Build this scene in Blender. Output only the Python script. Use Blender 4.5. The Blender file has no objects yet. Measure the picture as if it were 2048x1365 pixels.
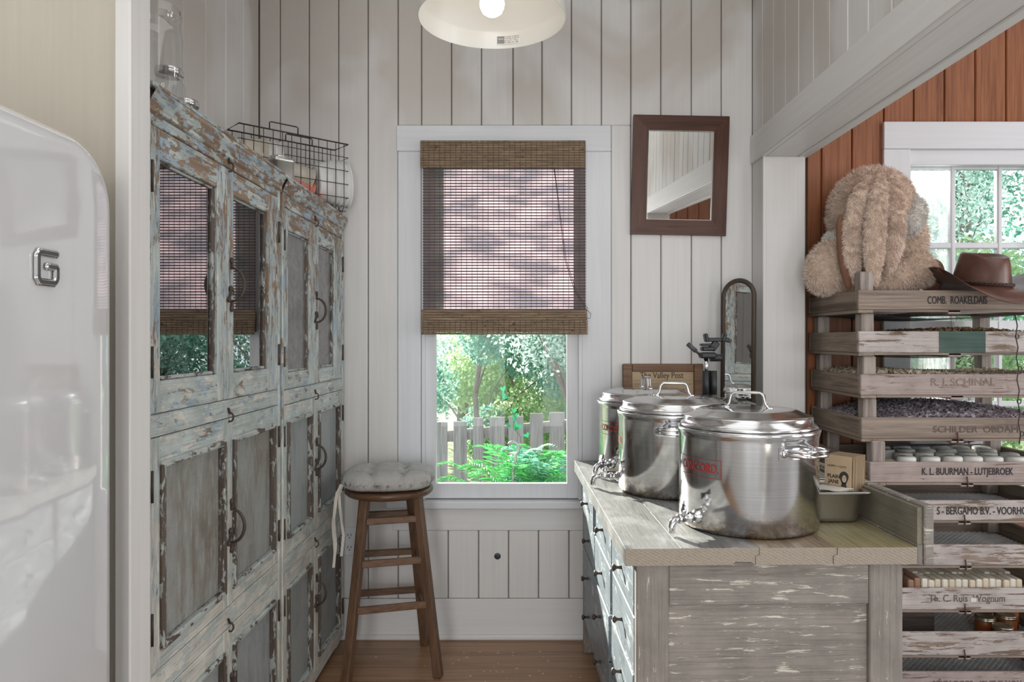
import bpy, bmesh, math, random
import numpy as np
from mathutils import Vector, Matrix, Euler
random.seed(7); np.random.seed(7)
PI = math.pi
SC = bpy.context.scene
COL = SC.collection

# ------------------------------------------------------------------ camera, sky, sun, big lights, exposure
CAMZ = 1.333
cam_d = bpy.data.cameras.new('camera'); cam = bpy.data.objects.new('camera', cam_d); COL.objects.link(cam)
cam.location = (0, 0, CAMZ); cam.rotation_euler = (PI / 2, 0, 0)
cam_d.sensor_width = 36; cam_d.lens = 36 * 1450 / 2048
cam_d.shift_x = -21 / 2048; cam_d.shift_y = -2.5 / 2048; cam_d.clip_start = 0.02
SC.camera = cam

world = bpy.data.worlds.new('sky'); SC.world = world; world.use_nodes = True
_bg = world.node_tree.nodes['Background']
_bg.inputs[0].default_value = (0.86, 0.94, 1.0, 1); _bg.inputs[1].default_value = 1.65

def light(name, kind, energy, loc, rot=(0, 0, 0), color=(1, 1, 1), **kw):
    d = bpy.data.lights.new(name, kind); d.energy = energy; d.color = color
    for k, v in kw.items(): setattr(d, k, v)
    o = bpy.data.objects.new(name, d); COL.objects.link(o); o.location = loc; o.rotation_euler = rot
    return o

SUN_DIR = Vector((0.45, -1.0, -0.35)).normalized()
sun = light('sun', 'SUN', 19.0, (0, 20, 10), color=(1, 0.95, 0.86), angle=0.02)
sun.rotation_euler = SUN_DIR.to_track_quat('-Z', 'Y').to_euler()
AREA = [  # unseen fill lights added behind the camera, overhead and in the next room
    ('rear_fill', 47, (-0.62, -2.55, 1.35), (PI / 2, 0, 0), 0.8, 2.2),
    ('rear_fill', 36, (0.55, -2.55, 1.35), (PI / 2, 0, 0), 0.6, 2.2),
    ('side_room_fill', 26, (3.72, 0.5, 1.5), (PI / 2, 0, PI / 2), 0.8, 1.9),
    ('side_room_fill', 26, (3.72, 2.0, 1.5), (PI / 2, 0, PI / 2), 0.8, 1.9),
    ('side_room_rear_fill', 26, (3.0, -2.5, 1.5), (PI / 2, 0, 0), 1.1, 1.9),
    ('ceiling_fill', 19, (-0.1, 0.3, 3.26), (0, 0, 0), 1.8, 3.8),
    ('side_room_ceiling_fill', 17, (2.4, 1.2, 3.26), (0, 0, 0), 1.8, 3.0),
]
for n_, e_, l_, r_, a_, b_ in AREA:
    light(n_, 'AREA', e_, l_, r_, (0.95, 0.97, 1.0), shape='RECTANGLE', size=a_, size_y=b_)

SC.view_settings.view_transform = 'Standard'; SC.view_settings.look = 'None'
SC.view_settings.gamma = 1; SC.view_settings.use_curve_mapping = False
SC.view_settings.exposure = 0.10
SC.cycles.max_bounces = 8; SC.cycles.diffuse_bounces = 4; SC.cycles.glossy_bounces = 5
SC.cycles.transmission_bounces = 6; SC.cycles.transparent_max_bounces = 12
SC.cycles.caustics_reflective = False; SC.cycles.caustics_refractive = False
SC.cycles.sample_clamp_indirect = 4; SC.cycles.use_denoising = True

# ------------------------------------------------------------------ mesh helpers
class MB:
    def __init__(s): s.v = []; s.f = []; s.s = []; s.m = []
    def add(s, vs, fs, smooth=False, mi=0):
        o = len(s.v); s.v.extend([tuple(p) for p in vs])
        for f in fs: s.f.append([i + o for i in f]); s.s.append(smooth); s.m.append(mi)
        return s
    def box(s, c, d, b=0.002, rot=None, mi=0):
        hx, hy, hz = d[0] / 2, d[1] / 2, d[2] / 2
        b = min(b, hx * .9, hy * .9, hz * .9)
        idx = {}; vs = []
        for a in range(3):
            for sx in (-1, 1):
                for sy in (-1, 1):
                    for sz in (-1, 1):
                        p = [sx * (hx - b), sy * (hy - b), sz * (hz - b)]
                        p[a] = (sx * hx, sy * hy, sz * hz)[a]
                        idx[(a, sx, sy, sz)] = len(vs); vs.append(Vector(p))
        fs = []
        def k(a, *sg): return idx[(a,) + sg]
        for a in range(3):
            for sg in (-1, 1):
                q = []
                for (p, r) in ((-1, -1), (1, -1), (1, 1), (-1, 1)):
                    t = [p, r]; t.insert(a, sg); q.append(k(a, *t))
                if (sg == -1) != (a == 1): q.reverse()
                fs.append(q)
        for a in range(3):
            b1, b2 = [i for i in range(3) if i != a]
            for s1 in (-1, 1):
                for s2 in (-1, 1):
                    def sg(e):
                        t = [0, 0, 0]; t[a] = e; t[b1] = s1; t[b2] = s2; return t
                    fs.append([k(b1, *sg(-1)), k(b1, *sg(1)), k(b2, *sg(1)), k(b2, *sg(-1))])
        for sx in (-1, 1):
            for sy in (-1, 1):
                for sz in (-1, 1): fs.append([k(0, sx, sy, sz), k(1, sx, sy, sz), k(2, sx, sy, sz)])
        out = []
        for f in fs:
            n = (vs[f[1]] - vs[f[0]]).cross(vs[f[2]] - vs[f[0]])
            cc = sum((vs[i] for i in f), Vector()) / len(f)
            out.append(f if n.dot(cc) >= 0 else f[::-1])
        R = rot.to_matrix() if isinstance(rot, Euler) else rot
        c = Vector(c)
        s.add([((R @ p) if R is not None else p) + c for p in vs], out, False, mi)
        return s
    def bx(s, x0, x1, y0, y1, z0, z1, b=0.002, mi=0):
        return s.box(((x0 + x1) / 2, (y0 + y1) / 2, (z0 + z1) / 2), (abs(x1 - x0), abs(y1 - y0), abs(z1 - z0)), b, None, mi)
    def bar(s, p, q, w, h, b=0.002, up=(0, 0, 1), mi=0, w2=None):
        p = Vector(p); q = Vector(q); d = q - p; L = d.length; z = d.normalized()
        x = Vector(up).cross(z)
        if x.length < 1e-4: x = Vector((1, 0, 0))
        x.normalize(); y = z.cross(x)
        return s.box((p + q) / 2, (w, h, L), b, Matrix((x, y, z)).transposed(), mi)
    def tube(s, pts, r, n=8, closed=False, mi=0, caps=True):
        P = [Vector(p) for p in pts]; N = len(P)
        rr = r if isinstance(r, (list, tuple)) else [r] * N
        vs = []; prev = None
        for i in range(N):
            a = P[(i - 1) % N] if (closed or i > 0) else P[i]; b = P[(i + 1) % N] if (closed or i < N - 1) else P[i]
            t = (b - a).normalized()
            if prev is None:
                u = t.cross(Vector((0, 0, 1)))
                if u.length < 1e-3: u = t.cross(Vector((1, 0, 0)))
            else:
                u = prev - t * prev.dot(t)
                if u.length < 1e-5: u = t.cross(Vector((0, 1, 0)))
            u.normalize(); prev = u; w = t.cross(u)
            for j in range(n):
                th = 2 * PI * j / n; vs.append(P[i] + (u * math.cos(th) + w * math.sin(th)) * rr[i])
        fs = []
        for i in range(N if closed else N - 1):
            for j in range(n):
                a = i * n + j; b = i * n + (j + 1) % n; c = ((i + 1) % N) * n
                fs.append([a, b, c + (j + 1) % n, c + j])
        if caps and not closed: fs += [list(range(n))[::-1], [(N - 1) * n + j for j in range(n)]]
        s.add(vs, fs, True, mi); return s
    def lathe(s, prof, n=48, c=(0, 0, 0), axis=None, mi=0, smooth=True, sx=1, sy=1):
        M = Vector((0, 0, 1)).rotation_difference(Vector(axis)).to_matrix() if axis is not None else None
        c = Vector(c); vs = []
        for (r, z) in prof:
            for j in range(n):
                th = 2 * PI * j / n; p = Vector((r * math.cos(th) * sx, r * math.sin(th) * sy, z))
                vs.append((M @ p if M is not None else p) + c)
        fs = []
        for i in range(len(prof) - 1):
            for j in range(n): fs.append([i * n + j, i * n + (j + 1) % n, (i + 1) * n + (j + 1) % n, (i + 1) * n + j])
        s.add(vs, fs, smooth, mi); return s
    def rloft(s, rings, n=6, mi=0, smooth=True, cap0=True, cap1=True, M=None):
        """rings of (width, height, corner radius, offset): rounded rectangles in local xy lofted along z"""
        vs = []; cnt = 4 * (n + 1)
        for (w, h, r, z) in rings:
            r = min(r, w / 2 - 1e-5, h / 2 - 1e-5)
            for q, (cx, cy) in enumerate(((1, 1), (-1, 1), (-1, -1), (1, -1))):
                for i in range(n + 1):
                    th = q * PI / 2 + i * PI / 2 / n
                    p = Vector((cx * (w / 2 - r) + r * math.cos(th), cy * (h / 2 - r) + r * math.sin(th), z))
                    vs.append(M @ p if M is not None else p)
        fs = []
        for i in range(len(rings) - 1):
            for j in range(cnt): fs.append([i * cnt + j, i * cnt + (j + 1) % cnt, (i + 1) * cnt + (j + 1) % cnt, (i + 1) * cnt + j])
        s.add(vs, fs, smooth, mi)
        o = len(s.v) - len(vs)
        if cap0: s.f.append([o + j for j in range(cnt)][::-1]); s.s.append(False); s.m.append(mi)
        if cap1: s.f.append([o + (len(rings) - 1) * cnt + j for j in range(cnt)]); s.s.append(False); s.m.append(mi)
        return s
    def ball(s, c, r, n=16, m=10, mi=0, M=None):
        r = r if isinstance(r, (tuple, list)) else (r, r, r); c = Vector(c)
        vs = []
        for i in range(m + 1):
            ph = PI * i / m
            for j in range(n):
                th = 2 * PI * j / n
                p = Vector((r[0] * math.sin(ph) * math.cos(th), r[1] * math.sin(ph) * math.sin(th), r[2] * math.cos(ph)))
                vs.append((M @ p if M is not None else p) + c)
        fs = []
        for i in range(m):
            for j in range(n): fs.append([i * n + j, (i + 1) * n + j, (i + 1) * n + (j + 1) % n, i * n + (j + 1) % n])
        s.add(vs, fs, True, mi); return s
    def xf(s, M):
        s.v = [tuple(M @ Vector(p)) for p in s.v]; return s
    def mesh(s, name, mats):
        me = bpy.data.meshes.new(name); me.from_pydata(s.v, [], s.f)
        me.polygons.foreach_set('use_smooth', s.s); me.polygons.foreach_set('material_index', s.m)
        for m in (mats if isinstance(mats, (list, tuple)) else [mats]): me.materials.append(m)
        me.update(); return me
    def build(s, name, mats, parent=None, world=False, loc=None, rot=None, label=None, kind=None):
        """world: the points are world coordinates; they become local to the parent (parents carry no scale)"""
        if world and parent is not None:
            t = top(parent); iv = (Matrix.LocRotScale(t.location, t.rotation_euler, None)).inverted()
            s.xf(iv)
        o = bpy.data.objects.new(name, s.mesh(name, mats)); COL.objects.link(o)
        if parent is not None: o.parent = parent
        if loc is not None: o.location = loc
        if rot is not None: o.rotation_euler = rot
        if label: o['label'] = label
        if kind: o['kind'] = kind
        return o

def top(o):
    while o.parent is not None: o = o.parent
    return o
def tag(o, label, cat, group=None, kind=None):
    o['label'] = label; o['category'] = cat
    if group: o['group'] = group
    if kind: o['kind'] = kind
    return o
def thing(name, label, cat, loc=(0, 0, 0), rz=0, group=None, rot=None):
    o = bpy.data.objects.new(name, None); COL.objects.link(o); o.empty_display_size = .05
    o.location = loc; o.rotation_euler = rot if rot else (0, 0, rz)
    return tag(o, label, cat, group)
def link(name, me, parent, loc=(0, 0, 0), rot=(0, 0, 0), scale=None):
    o = bpy.data.objects.new(name, me); COL.objects.link(o); o.parent = parent; o.location = loc; o.rotation_euler = rot
    if scale: o.scale = scale
    return o
def copy_tree(o, parent=None):
    c = o.copy(); COL.objects.link(c)
    if parent is not None: c.parent = parent
    for ch in list(o.children): copy_tree(ch, c)
    return c
def text_mesh(body, size, bold=0.0, align='CENTER'):
    cu = bpy.data.curves.new('t', 'FONT'); cu.body = body; cu.size = size; cu.offset = bold
    cu.align_x = align; cu.align_y = 'CENTER'; cu.resolution_u = 3
    o = bpy.data.objects.new('t', cu); COL.objects.link(o)
    dg = bpy.context.evaluated_depsgraph_get(); e = o.evaluated_get(dg); me = e.to_mesh()
    v = [p.co.copy() for p in me.vertices]; f = [list(p.vertices) for p in me.polygons]
    e.to_mesh_clear(); bpy.data.objects.remove(o); bpy.data.curves.remove(cu)
    return v, f
def px(x, y, d):   # a photograph pixel at depth d -> point in the room
    s = 1450 / d
    return Vector(((x - 1045) / s, d, CAMZ + (680 - y) / s))

# ------------------------------------------------------------------ materials
class G:
    def __init__(s, name, rough=.5, metal=0, color=None, spec=.5):
        s.m = bpy.data.materials.new(name); s.m.use_nodes = True; s.t = s.m.node_tree
        s.b = s.t.nodes['Principled BSDF']
        s.set('Roughness', rough); s.set('Metallic', metal); s.set('Specular IOR Level', spec)
        if color is not None: s.set('Base Color', color)
    def set(s, k, v):
        i = s.b.inputs[k]
        if hasattr(v, 'is_linked') or isinstance(v, bpy.types.NodeSocket): s.t.links.new(v, i)
        elif isinstance(v, (tuple, list)): i.default_value = tuple(v) + ((1,) if len(v) == 3 and i.type == 'RGBA' else ())
        else: i.default_value = v
        return s
    def n(s, ty, **kw):
        nd = s.t.nodes.new(ty)
        for k, v in kw.items(): setattr(nd, k, v)
        return nd
    def put(s, sock, v):
        if isinstance(v, bpy.types.NodeSocket): s.t.links.new(v, sock)
        elif isinstance(v, (tuple, list)) and sock.type == 'RGBA' and len(v) == 3: sock.default_value = tuple(v) + (1,)
        else: sock.default_value = v
    def co(s, scale=(1, 1, 1), rnd=True, kind='Object'):
        c = s.n('ShaderNodeTexCoord').outputs[kind]
        if rnd:
            oi = s.n('ShaderNodeObjectInfo'); ad = s.n('ShaderNodeVectorMath', operation='MULTIPLY_ADD')
            cb = s.n('ShaderNodeCombineXYZ')
            for i in range(3): s.t.links.new(oi.outputs['Random'], cb.inputs[i])
            s.t.links.new(cb.outputs[0], ad.inputs[0]); ad.inputs[1].default_value = (37, 53, 71)
            s.t.links.new(c, ad.inputs[2]); c = ad.outputs[0]
        mp = s.n('ShaderNodeMapping'); mp.inputs['Scale'].default_value = scale
        s.t.links.new(c, mp.inputs[0]); return mp.outputs[0]
    def noise(s, v, scale=5, detail=4, rough=.55, dist=0):
        nd = s.n('ShaderNodeTexNoise'); s.t.links.new(v, nd.inputs['Vector'])
        for k, x in (('Scale', scale), ('Detail', detail), ('Roughness', rough), ('Distortion', dist)): nd.inputs[k].default_value = x
        return nd.outputs[0]
    def ramp(s, f, st):
        nd = s.n('ShaderNodeValToRGB'); cr = nd.color_ramp
        while len(cr.elements) < len(st): cr.elements.new(.5)
        for e, (p, c) in zip(cr.elements, st): e.position = p; e.color = tuple(c) + (1,) if isinstance(c, (tuple, list)) else (c, c, c, 1)
        s.put(nd.inputs[0], f); return nd.outputs[0]
    def mix(s, f, a, b, bt='MIX'):
        nd = s.n('ShaderNodeMix', data_type='RGBA', blend_type=bt)
        s.put(nd.inputs[0], f); s.put(nd.inputs[6], a); s.put(nd.inputs[7], b); return nd.outputs[2]
    def math(s, op, a, b=0.0, c=None):
        nd = s.n('ShaderNodeMath', operation=op); s.put(nd.inputs[0], a); s.put(nd.inputs[1], b)
        if c is not None: s.put(nd.inputs[2], c)
        return nd.outputs[0]
    def sep(s, v):
        nd = s.n('ShaderNodeSeparateXYZ'); s.put(nd.inputs[0], v); return nd.outputs
    def bump(s, h, st=.3, d=.002):
        nd = s.n('ShaderNodeBump'); nd.inputs['Strength'].default_value = st; nd.inputs['Distance'].default_value = d
        s.put(nd.inputs['Height'], h); s.t.links.new(nd.outputs[0], s.b.inputs['Normal']); return s
    def surf(s, sh):
        s.t.links.new(sh, [n for n in s.t.nodes if n.type == 'OUTPUT_MATERIAL'][0].inputs[0]); return s

def stretch(axis, a, b): return tuple(a if i == 'xyz'.index(axis) else b for i in range(3))
def plain(name, c, rough=.5, metal=0, var=.12, sc=20, spec=.5):
    g = G(name, rough, metal, spec=spec); n = g.noise(g.co(), sc, 3)
    g.set('Base Color', g.ramp(n, [(.25, tuple(x * (1 - var) for x in c)), (.75, tuple(min(1, x * (1 + var)) for x in c))])); return g.m
def wood(name, c1, c2, axis='x', c3=None, sc=1.0, rough=.55, bump=.25, dist=1.2, spec=.4):
    g = G(name, rough, spec=spec)
    a = g.noise(g.co(stretch(axis, .9 * sc, 16 * sc)), 1.5, 6, .6, dist)
    b = g.noise(g.co(stretch(axis, 3 * sc, 120 * sc)), 1.2, 3, .6, .2)
    col = g.ramp(a, [(.3, c1), (.52, c2), (.7, c3 or c1)])
    col = g.mix(.45, col, g.ramp(b, [(.3, .25), (.65, 1.0)]), 'MULTIPLY')
    g.set('Base Color', col); g.bump(b, bump, .0015); return g.m
def painted(name, c, axis='z', dirt=(.36, .30, .25), amt=.5, rough=.45, stain=None):
    """old white paint: faint brush grain, brown knocks and rubbed specks"""
    g = G(name, rough, spec=.4)
    a = g.noise(g.co(stretch(axis, 1.2, 40)), 1.5, 5, .6, .5)
    col = g.ramp(a, [(.3, tuple(x * .93 for x in c)), (.7, c)])
    f = g.noise(g.co((1, 1, 1)), 55, 5, .75)
    f2 = g.noise(g.co((1, 1, 1)), 3.5, 2)
    k = g.math('MULTIPLY', g.ramp(f, [(.70, 0.0), (.76, 1.0)]), g.ramp(f2, [(.45, 0.0), (.65, 1.0)]))
    col = g.mix(g.math('MULTIPLY', k, amt), col, dirt)
    if stain:
        w = g.noise(g.co((1, 1, .6), rnd=False), 1.7, 3, .5, .6); zz = g.sep(g.n('ShaderNodeTexCoord').outputs['Object'])[2]
        hi = g.ramp(g.math('MULTIPLY_ADD', zz, 1 / 3.3, 0.0), [(.56, 0.0), (.74, 1.0)])
        col = g.mix(g.math('MULTIPLY', g.ramp(w, [(.42, 0.0), (.54, 1.0)]), g.math('MULTIPLY', hi, .75)), col, stain)
    g.set('Base Color', col); g.bump(a, .12, .001); return g.m
def chippy(name, axis, layers, c1, c2, zfade=None, rough=.6, sc=1.0, st=(4.5, 15)):
    """bare wood under layers of worn paint: layers of (colour, coverage 0..1)"""
    g = G(name, rough, spec=.35)
    a = g.noise(g.co(stretch(axis, 1.2, 30)), 1.5, 6, .6, .8)
    col = g.ramp(a, [(.3, c1), (.65, c2)])
    h = a
    for i, (c, cov) in enumerate(layers):
        vec = g.co(stretch(axis, st[0] * sc, st[1] * sc)) 
        mp = g.n('ShaderNodeMapping'); mp.inputs['Location'].default_value = (i * 3.7, i * 1.3, i * 2.1); g.t.links.new(vec, mp.inputs[0])
        k = g.noise(mp.outputs[0], 1.6, 9, .72, .4)
        t = .5 + (.5 - cov) * .42
        if zfade:
            zz = g.sep(g.n('ShaderNodeTexCoord').outputs['Object'])[2]
            k = g.math('ADD', k, g.math('MULTIPLY', g.math('SUBTRACT', zfade[0], zz), zfade[1]))
        m = g.ramp(k, [(t - .012, 0.0), (t + .012, 1.0)])
        tone = g.noise(g.co((6, 6, 6)), 2, 4)
        cc = g.ramp(tone, [(.3, tuple(x * .8 for x in c)), (.7, tuple(min(1, x * 1.12) for x in c))])
        col = g.mix(m, col, cc); h = g.math('ADD', h, g.math('MULTIPLY', m, .9))
    gr_ = g.noise(g.co(stretch(axis, 3, 150)), 1.3, 4, .65, .3); col = g.mix(.42, col, g.ramp(gr_, [(.33, .38), (.55, 1.0)]), 'MULTIPLY')
    g.set('Base Color', col); g.bump(g.math('ADD', h, g.math('MULTIPLY', gr_, .6)), .5, .0015); return g.m
def glassy(name, ior=1.5, tint=(1, 1, 1), rough=.0):
    g = G(name); tr = g.n('ShaderNodeBsdfTransparent'); tr.inputs[0].default_value = tint + (1,)
    gl = g.n('ShaderNodeBsdfGlossy'); gl.inputs['Roughness'].default_value = rough
    lw = g.n('ShaderNodeLayerWeight'); lw.inputs[0].default_value = .5; f0 = ((ior - 1) / (ior + 1)) ** 2; fr = g.math('MULTIPLY_ADD', g.math('POWER', lw.outputs['Facing'], 5.0), 1 - f0, f0); mx = g.n('ShaderNodeMixShader')
    g.t.links.new(fr, mx.inputs[0]); g.t.links.new(tr.outputs[0], mx.inputs[1]); g.t.links.new(gl.outputs[0], mx.inputs[2])
    g.surf(mx.outputs[0]); return g.m

WHITE = (.70, .69, .675)
M = {}
M['wall'] = painted('old_white_boards', (.70, .685, .665), stain=(.50, .45, .40))
M['wall_x'] = painted('old_white_boards_across', (.72, .71, .70), 'x')
M['wall_y'] = painted('white_beam_paint', (.74, .73, .71), 'y')
M['trimw'] = painted('white_trim_paint', (.70, .71, .73), 'x')
M['trimz'] = painted('white_trim_upright', (.70, .71, .73), 'z')
M['cream'] = painted('cream_paint', (.50, .46, .385), 'z', amt=.2)
M['joint'] = plain('dark_joint_wood', (.17, .13, .10), .9)
M['pine'] = wood('orange_pine', (.20, .065, .025), (.34, .13, .055), 'z', (.25, .085, .035), .8, .4, .2, 2.0)
M['floor'] = wood('floor_boards', (.25, .13, .067), (.42, .245, .14), 'x', (.32, .175, .095), .6, .32, .12)
M['plaster'] = plain('ceiling_white', (.75, .74, .72), .7, var=.04)
M['steel'] = None
g = G('brushed_steel', .2, 1.0)
z_ = g.sep(g.n('ShaderNodeTexCoord').outputs['Object'])[2]
br = g.noise(g.co((1, 1, 160), rnd=False), 3, 3)
st = g.noise(g.co((14, 14, 14)), 3, 7, .7)
mk = g.math('MULTIPLY', g.ramp(st, [(.40, 0.0), (.62, 1.0)]), g.ramp(g.math('MULTIPLY', z_, 10.0), [(.05, .9), (.75, 0.0)]))
g.set('Base Color', g.mix(mk, g.ramp(br, [(.3, (.60, .60, .61)), (.7, (.72, .72, .72))]), (.27, .16, .07)))
g.set('Roughness', g.math('MULTIPLY_ADD', mk, .4, .13)); g.set('Anisotropic', .75)
tg = g.n('ShaderNodeTangent', direction_type='RADIAL', axis='Z'); g.t.links.new(tg.outputs[0], g.b.inputs['Tangent']); M['steel'] = g.m
M['chrome'] = plain('polished_steel', (.72, .72, .73), .12, 1.0, .03)
M['pansteel'] = plain('matt_pan_steel', (.50, .49, .46), .32, 1.0, .08)
M['iron'] = plain('rusted_iron', (.075, .055, .045), .55, .4, .3, 60)
M['blackwire'] = plain('black_wire', (.045, .038, .035), .5, .3, .2)
M['black'] = plain('black_plastic', (.022, .023, .025), .42, 0, .2)
M['blackgrey'] = plain('dark_grey_plastic', (.07, .07, .072), .4, 0, .2)
M['red'] = plain('red_print', (.36, .035, .035), .5)
M['ink'] = plain('black_stencil_ink', (.035, .03, .03), .8, 0, .3, 90)
M['fadedink'] = plain('faded_stencil_ink', (.13, .10, .09), .9, 0, .3, 90)
M['glass'] = glassy('window_glass', 1.18, (.97, .99, .985))
M['jarglass'] = glassy('jar_glass', 1.95, (.955, .965, .965))
M['cabglass'] = glassy('old_cupboard_glass', 4.8, (.55, .55, .55))
M['mirror'] = plain('mirror_silver', (.86, .87, .86), .015, 1.0, .01)
# ------------------------------------------------------------------ the room
YB = 3.222; XL = -1.171; XR = 1.022; XR2 = 1.204; ZC = 3.3
def X(p): return (p - 1045) / 450
def Z(p): return CAMZ + (680 - p) / 450
def struct(name, mb, mat, label, cat):
    o = mb.build(name, mat); tag(o, label, cat, kind='structure'); return o
def planks(parent, axis, edges, z0, z1, face, mat, thick=.015, gap=.0035, ch=.004, name='plank'):
    """upright boards; axis 'x' lies along x with its face towards -y, axis 'y+'/'y-' along y facing +x / -x"""
    for a, b in zip(edges[:-1], edges[1:]):
        lo, hi = min(a, b) + gap / 2, max(a, b) - gap / 2
        mb = MB(); j = random.uniform(-.0008, .0008)
        if axis == 'x': mb.bx(lo, hi, face + j, face + thick, z0, z1, ch)
        elif axis == 'x-': mb.bx(lo, hi, face - thick, face + j, z0, z1, ch)
        elif axis == 'y-': mb.bx(face + j, face + thick, lo, hi, z0, z1, ch)
        else: mb.bx(face - thick, face + j, lo, hi, z0, z1, ch)
        mb.build(name, mat, parent)

# window openings in the back wall: x0, x1, z0, z1
W1 = (-.445, .262, .622, 2.171); W2 = (X(1818), X(2100), .69, Z(300))
def wall_with_holes(name, x0, x1, z0, z1, y0, y1, holes, mat, label):
    mb = MB(); xs = x0
    for (a, b, c, d) in holes:
        mb.bx(xs, a, y0, y1, z0, z1, 0.0005); mb.bx(a, b, y0, y1, z0, c, 0.0005); mb.bx(a, b, y0, y1, d, z1, .0005); xs = b
    mb.bx(xs, x1, y0, y1, z0, z1, .0005)
    return struct(name, mb, mat, label, 'wall')
wb = wall_with_holes('wall_back', XL - .1, XR + .09, -.1, ZC, YB + .0155, YB + .16, [W1], M['joint'],
                     'white painted board wall with the bamboo shade and window')
J1 = [X(p) for p in (518, 560, 618, 677, 736, 796)]
planks(wb, 'x', J1, Z(1198), ZC, YB, M['wall'])
planks(wb, 'x', [X(p) for p in (796, 843, 903, 963, 1026, 1084, 1143, 1203, 1262)], Z(251), ZC, YB, M['wall'])
planks(wb, 'x', [X(p) for p in (1222, 1262)], Z(1062), Z(251), YB, M['wall'])
planks(wb, 'x', [X(p) for p in (1262, 1322, 1383, 1443, 1506)], Z(1198), ZC, YB, M['wall'])
planks(wb, 'x', [X(p) for p in (796, 838, 896, 957, 1017, 1077, 1138, 1198, 1262)], Z(1198), Z(1062), YB, M['wall'])
MB().bx(X(784), X(1262), YB - .002, YB + .015, Z(1062) + .001, Z(1013), .002).build('apron_board', M['wall_x'], wb)
# sooty knot hole below the window
MB().lathe([(0, 0), (.010, 0), (.0145, -.0016), (.0125, -.003), (0, -.0012)], 20, (X(995), YB - .0005, Z(1113)), (0, 1, 0)).build('knot_hole', M['black'], wb, label='sooty round hole')
o = MB().bx(XL, XR + .06, YB - .003, YB + .015, 0, Z(1198) - .001, .002).bx(XL, XR, YB - .018, YB, 0, .024, .007).build('baseboard_back', M['wall_x'])
tag(o, 'wide flat white baseboard below the boards under the window', 'baseboard', kind='structure')

wl = struct('wall_left', MB().bx(XL - .12, XL - .0155, -2.7, YB + .16, -.1, ZC, .0005), M['joint'], 'white board wall behind the tall blue cupboards', 'wall')
planks(wl, 'y+', [YB - .1333 * 1.35 * i for i in range(13)], 0, ZC, XL, M['wall'])
MB().bx(XL - .015, XL, -2.6, YB - .18 * 12, 0, ZC, .001).build('panel', M['cream'], wl)

# wall between the rooms: boards above the beam, the post at the back, and the wall behind the camera's right
wr = struct('wall_right', MB().bx(XR + .0155, XR2, .42, YB + .02, 2.2, ZC, .0005).bx(XR + .0155, XR2, -2.6, .42, 0, ZC, .0005)
            .bx(XR + .0155, XR2 - .003, 3.085, YB + .02, 0, 2.2, .0005), M['joint'], 'white board wall above the beam on the right', 'wall')
planks(wr, 'y-', [YB - .1352 * i for i in range(22)], 2.225, ZC, XR, M['wall'])
planks(wr, 'y-', [.42 - .1352 * i for i in range(23)], 0, 2.225, XR, M['wall'])
planks(wr, 'x', [XR, XR2], 0, 2.114, 3.08, M['wall'], name='post_board')
MB().bx(XR - .001, XR + .015, 3.078, YB, 0, 2.114, .002).build('post_board', M['wall'], wr)
MB().bx(XR, XR2, .42, .424, 0, 2.2, .001).build('post_board', M['wall'], wr)
planks(wr, 'y+', [YB - .137 * i for i in range(22)], 2.12, ZC, XR2 + .016, M['pine'])
bm_ = struct('trim_1', MB().bx(XR - .012, XR + .012, .3, YB, 2.112, 2.237, .004).bx(XR + .0125, XR2 - .03, .3, YB, 2.114, 2.16, .004)
             .bx(XR2 - .0295, XR2 + .012, .3, YB, 2.110, 2.22, .004), M['wall_y'], 'long white boxed beam over the opening to the next room', 'beam')

# next room's board walls
wo = wall_with_holes('wall_next_room', XR + .092, 3.9, -.1, ZC, YB + .0155, YB + .16, [W2], M['joint'], 'orange varnished pine wall behind the stacked crates')
e = [X(1614), X(1643)] + [X(1704) + .1370 * i for i in range(16)]
CW2 = (X(1763), X(2156), .60, Z(246))
left = [v for v in e if v < CW2[0] - .01] + [CW2[0] + .01]
planks(wo, 'x', left, 0, ZC, YB, M['pine'])
mid = [CW2[0] + .01] + [v for v in e if CW2[0] + .03 < v < CW2[1] - .03] + [CW2[1] - .01]
planks(wo, 'x', mid, CW2[3] - .02, ZC, YB, M['pine'])
planks(wo, 'x', mid, 0, CW2[2] + .02, YB, M['pine'])
planks(wo, 'x', [CW2[1] - .01] + [v for v in e if v > CW2[1] + .02], 0, ZC, YB, M['pine'])
ws = struct('wall_side', MB().bx(3.8, 3.95, -2.7, YB + .16, -.1, ZC, .0005), M['joint'], 'white board wall at the far side of the next room', 'wall')
planks(ws, 'y-', [YB - .14 * i for i in range(13)], 0, ZC, 3.784, M['wall'])
planks(ws, 'y-', [YB - .14 * i for i in range(12, 17)], 0, ZC, 3.784, M['pine'])  # unseen pine strip added to put a red streak in the pots' reflections
planks(ws, 'y-', [YB - .14 * i for i in range(16, 42)], 0, ZC, 3.784, M['wall'])
wr2 = struct('wall_rear', MB().bx(XL - .12, 3.95, -2.75, -2.62, -.1, ZC, .0005), M['joint'], 'wall behind the camera', 'wall')
planks(wr2, 'x-', [XL + .137 * i for i in range(8)], 0, ZC, -2.605, M['wall'])
planks(wr2, 'x-', [XL + .137 * i for i in range(7, 10)], 0, ZC, -2.605, M['pine'])  # pine strip added out of view, mirrored as a brown streak in the pots
planks(wr2, 'x-', [XL + .137 * i for i in range(9, 17)], 0, ZC, -2.605, M['wall'])
planks(wr2, 'x-', [XR2 + .137 * i for i in range(9)], 0, ZC, -2.605, M['pine'])
planks(wr2, 'x-', [XR2 + .137 * i for i in range(8, 19)], 0, ZC, -2.605, M['wall'])
struct('ceiling', MB().bx(XL - .12, 3.95, -2.75, YB + .16, ZC, ZC + .12, .001), M['plaster'], 'white ceiling', 'ceiling')
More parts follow.
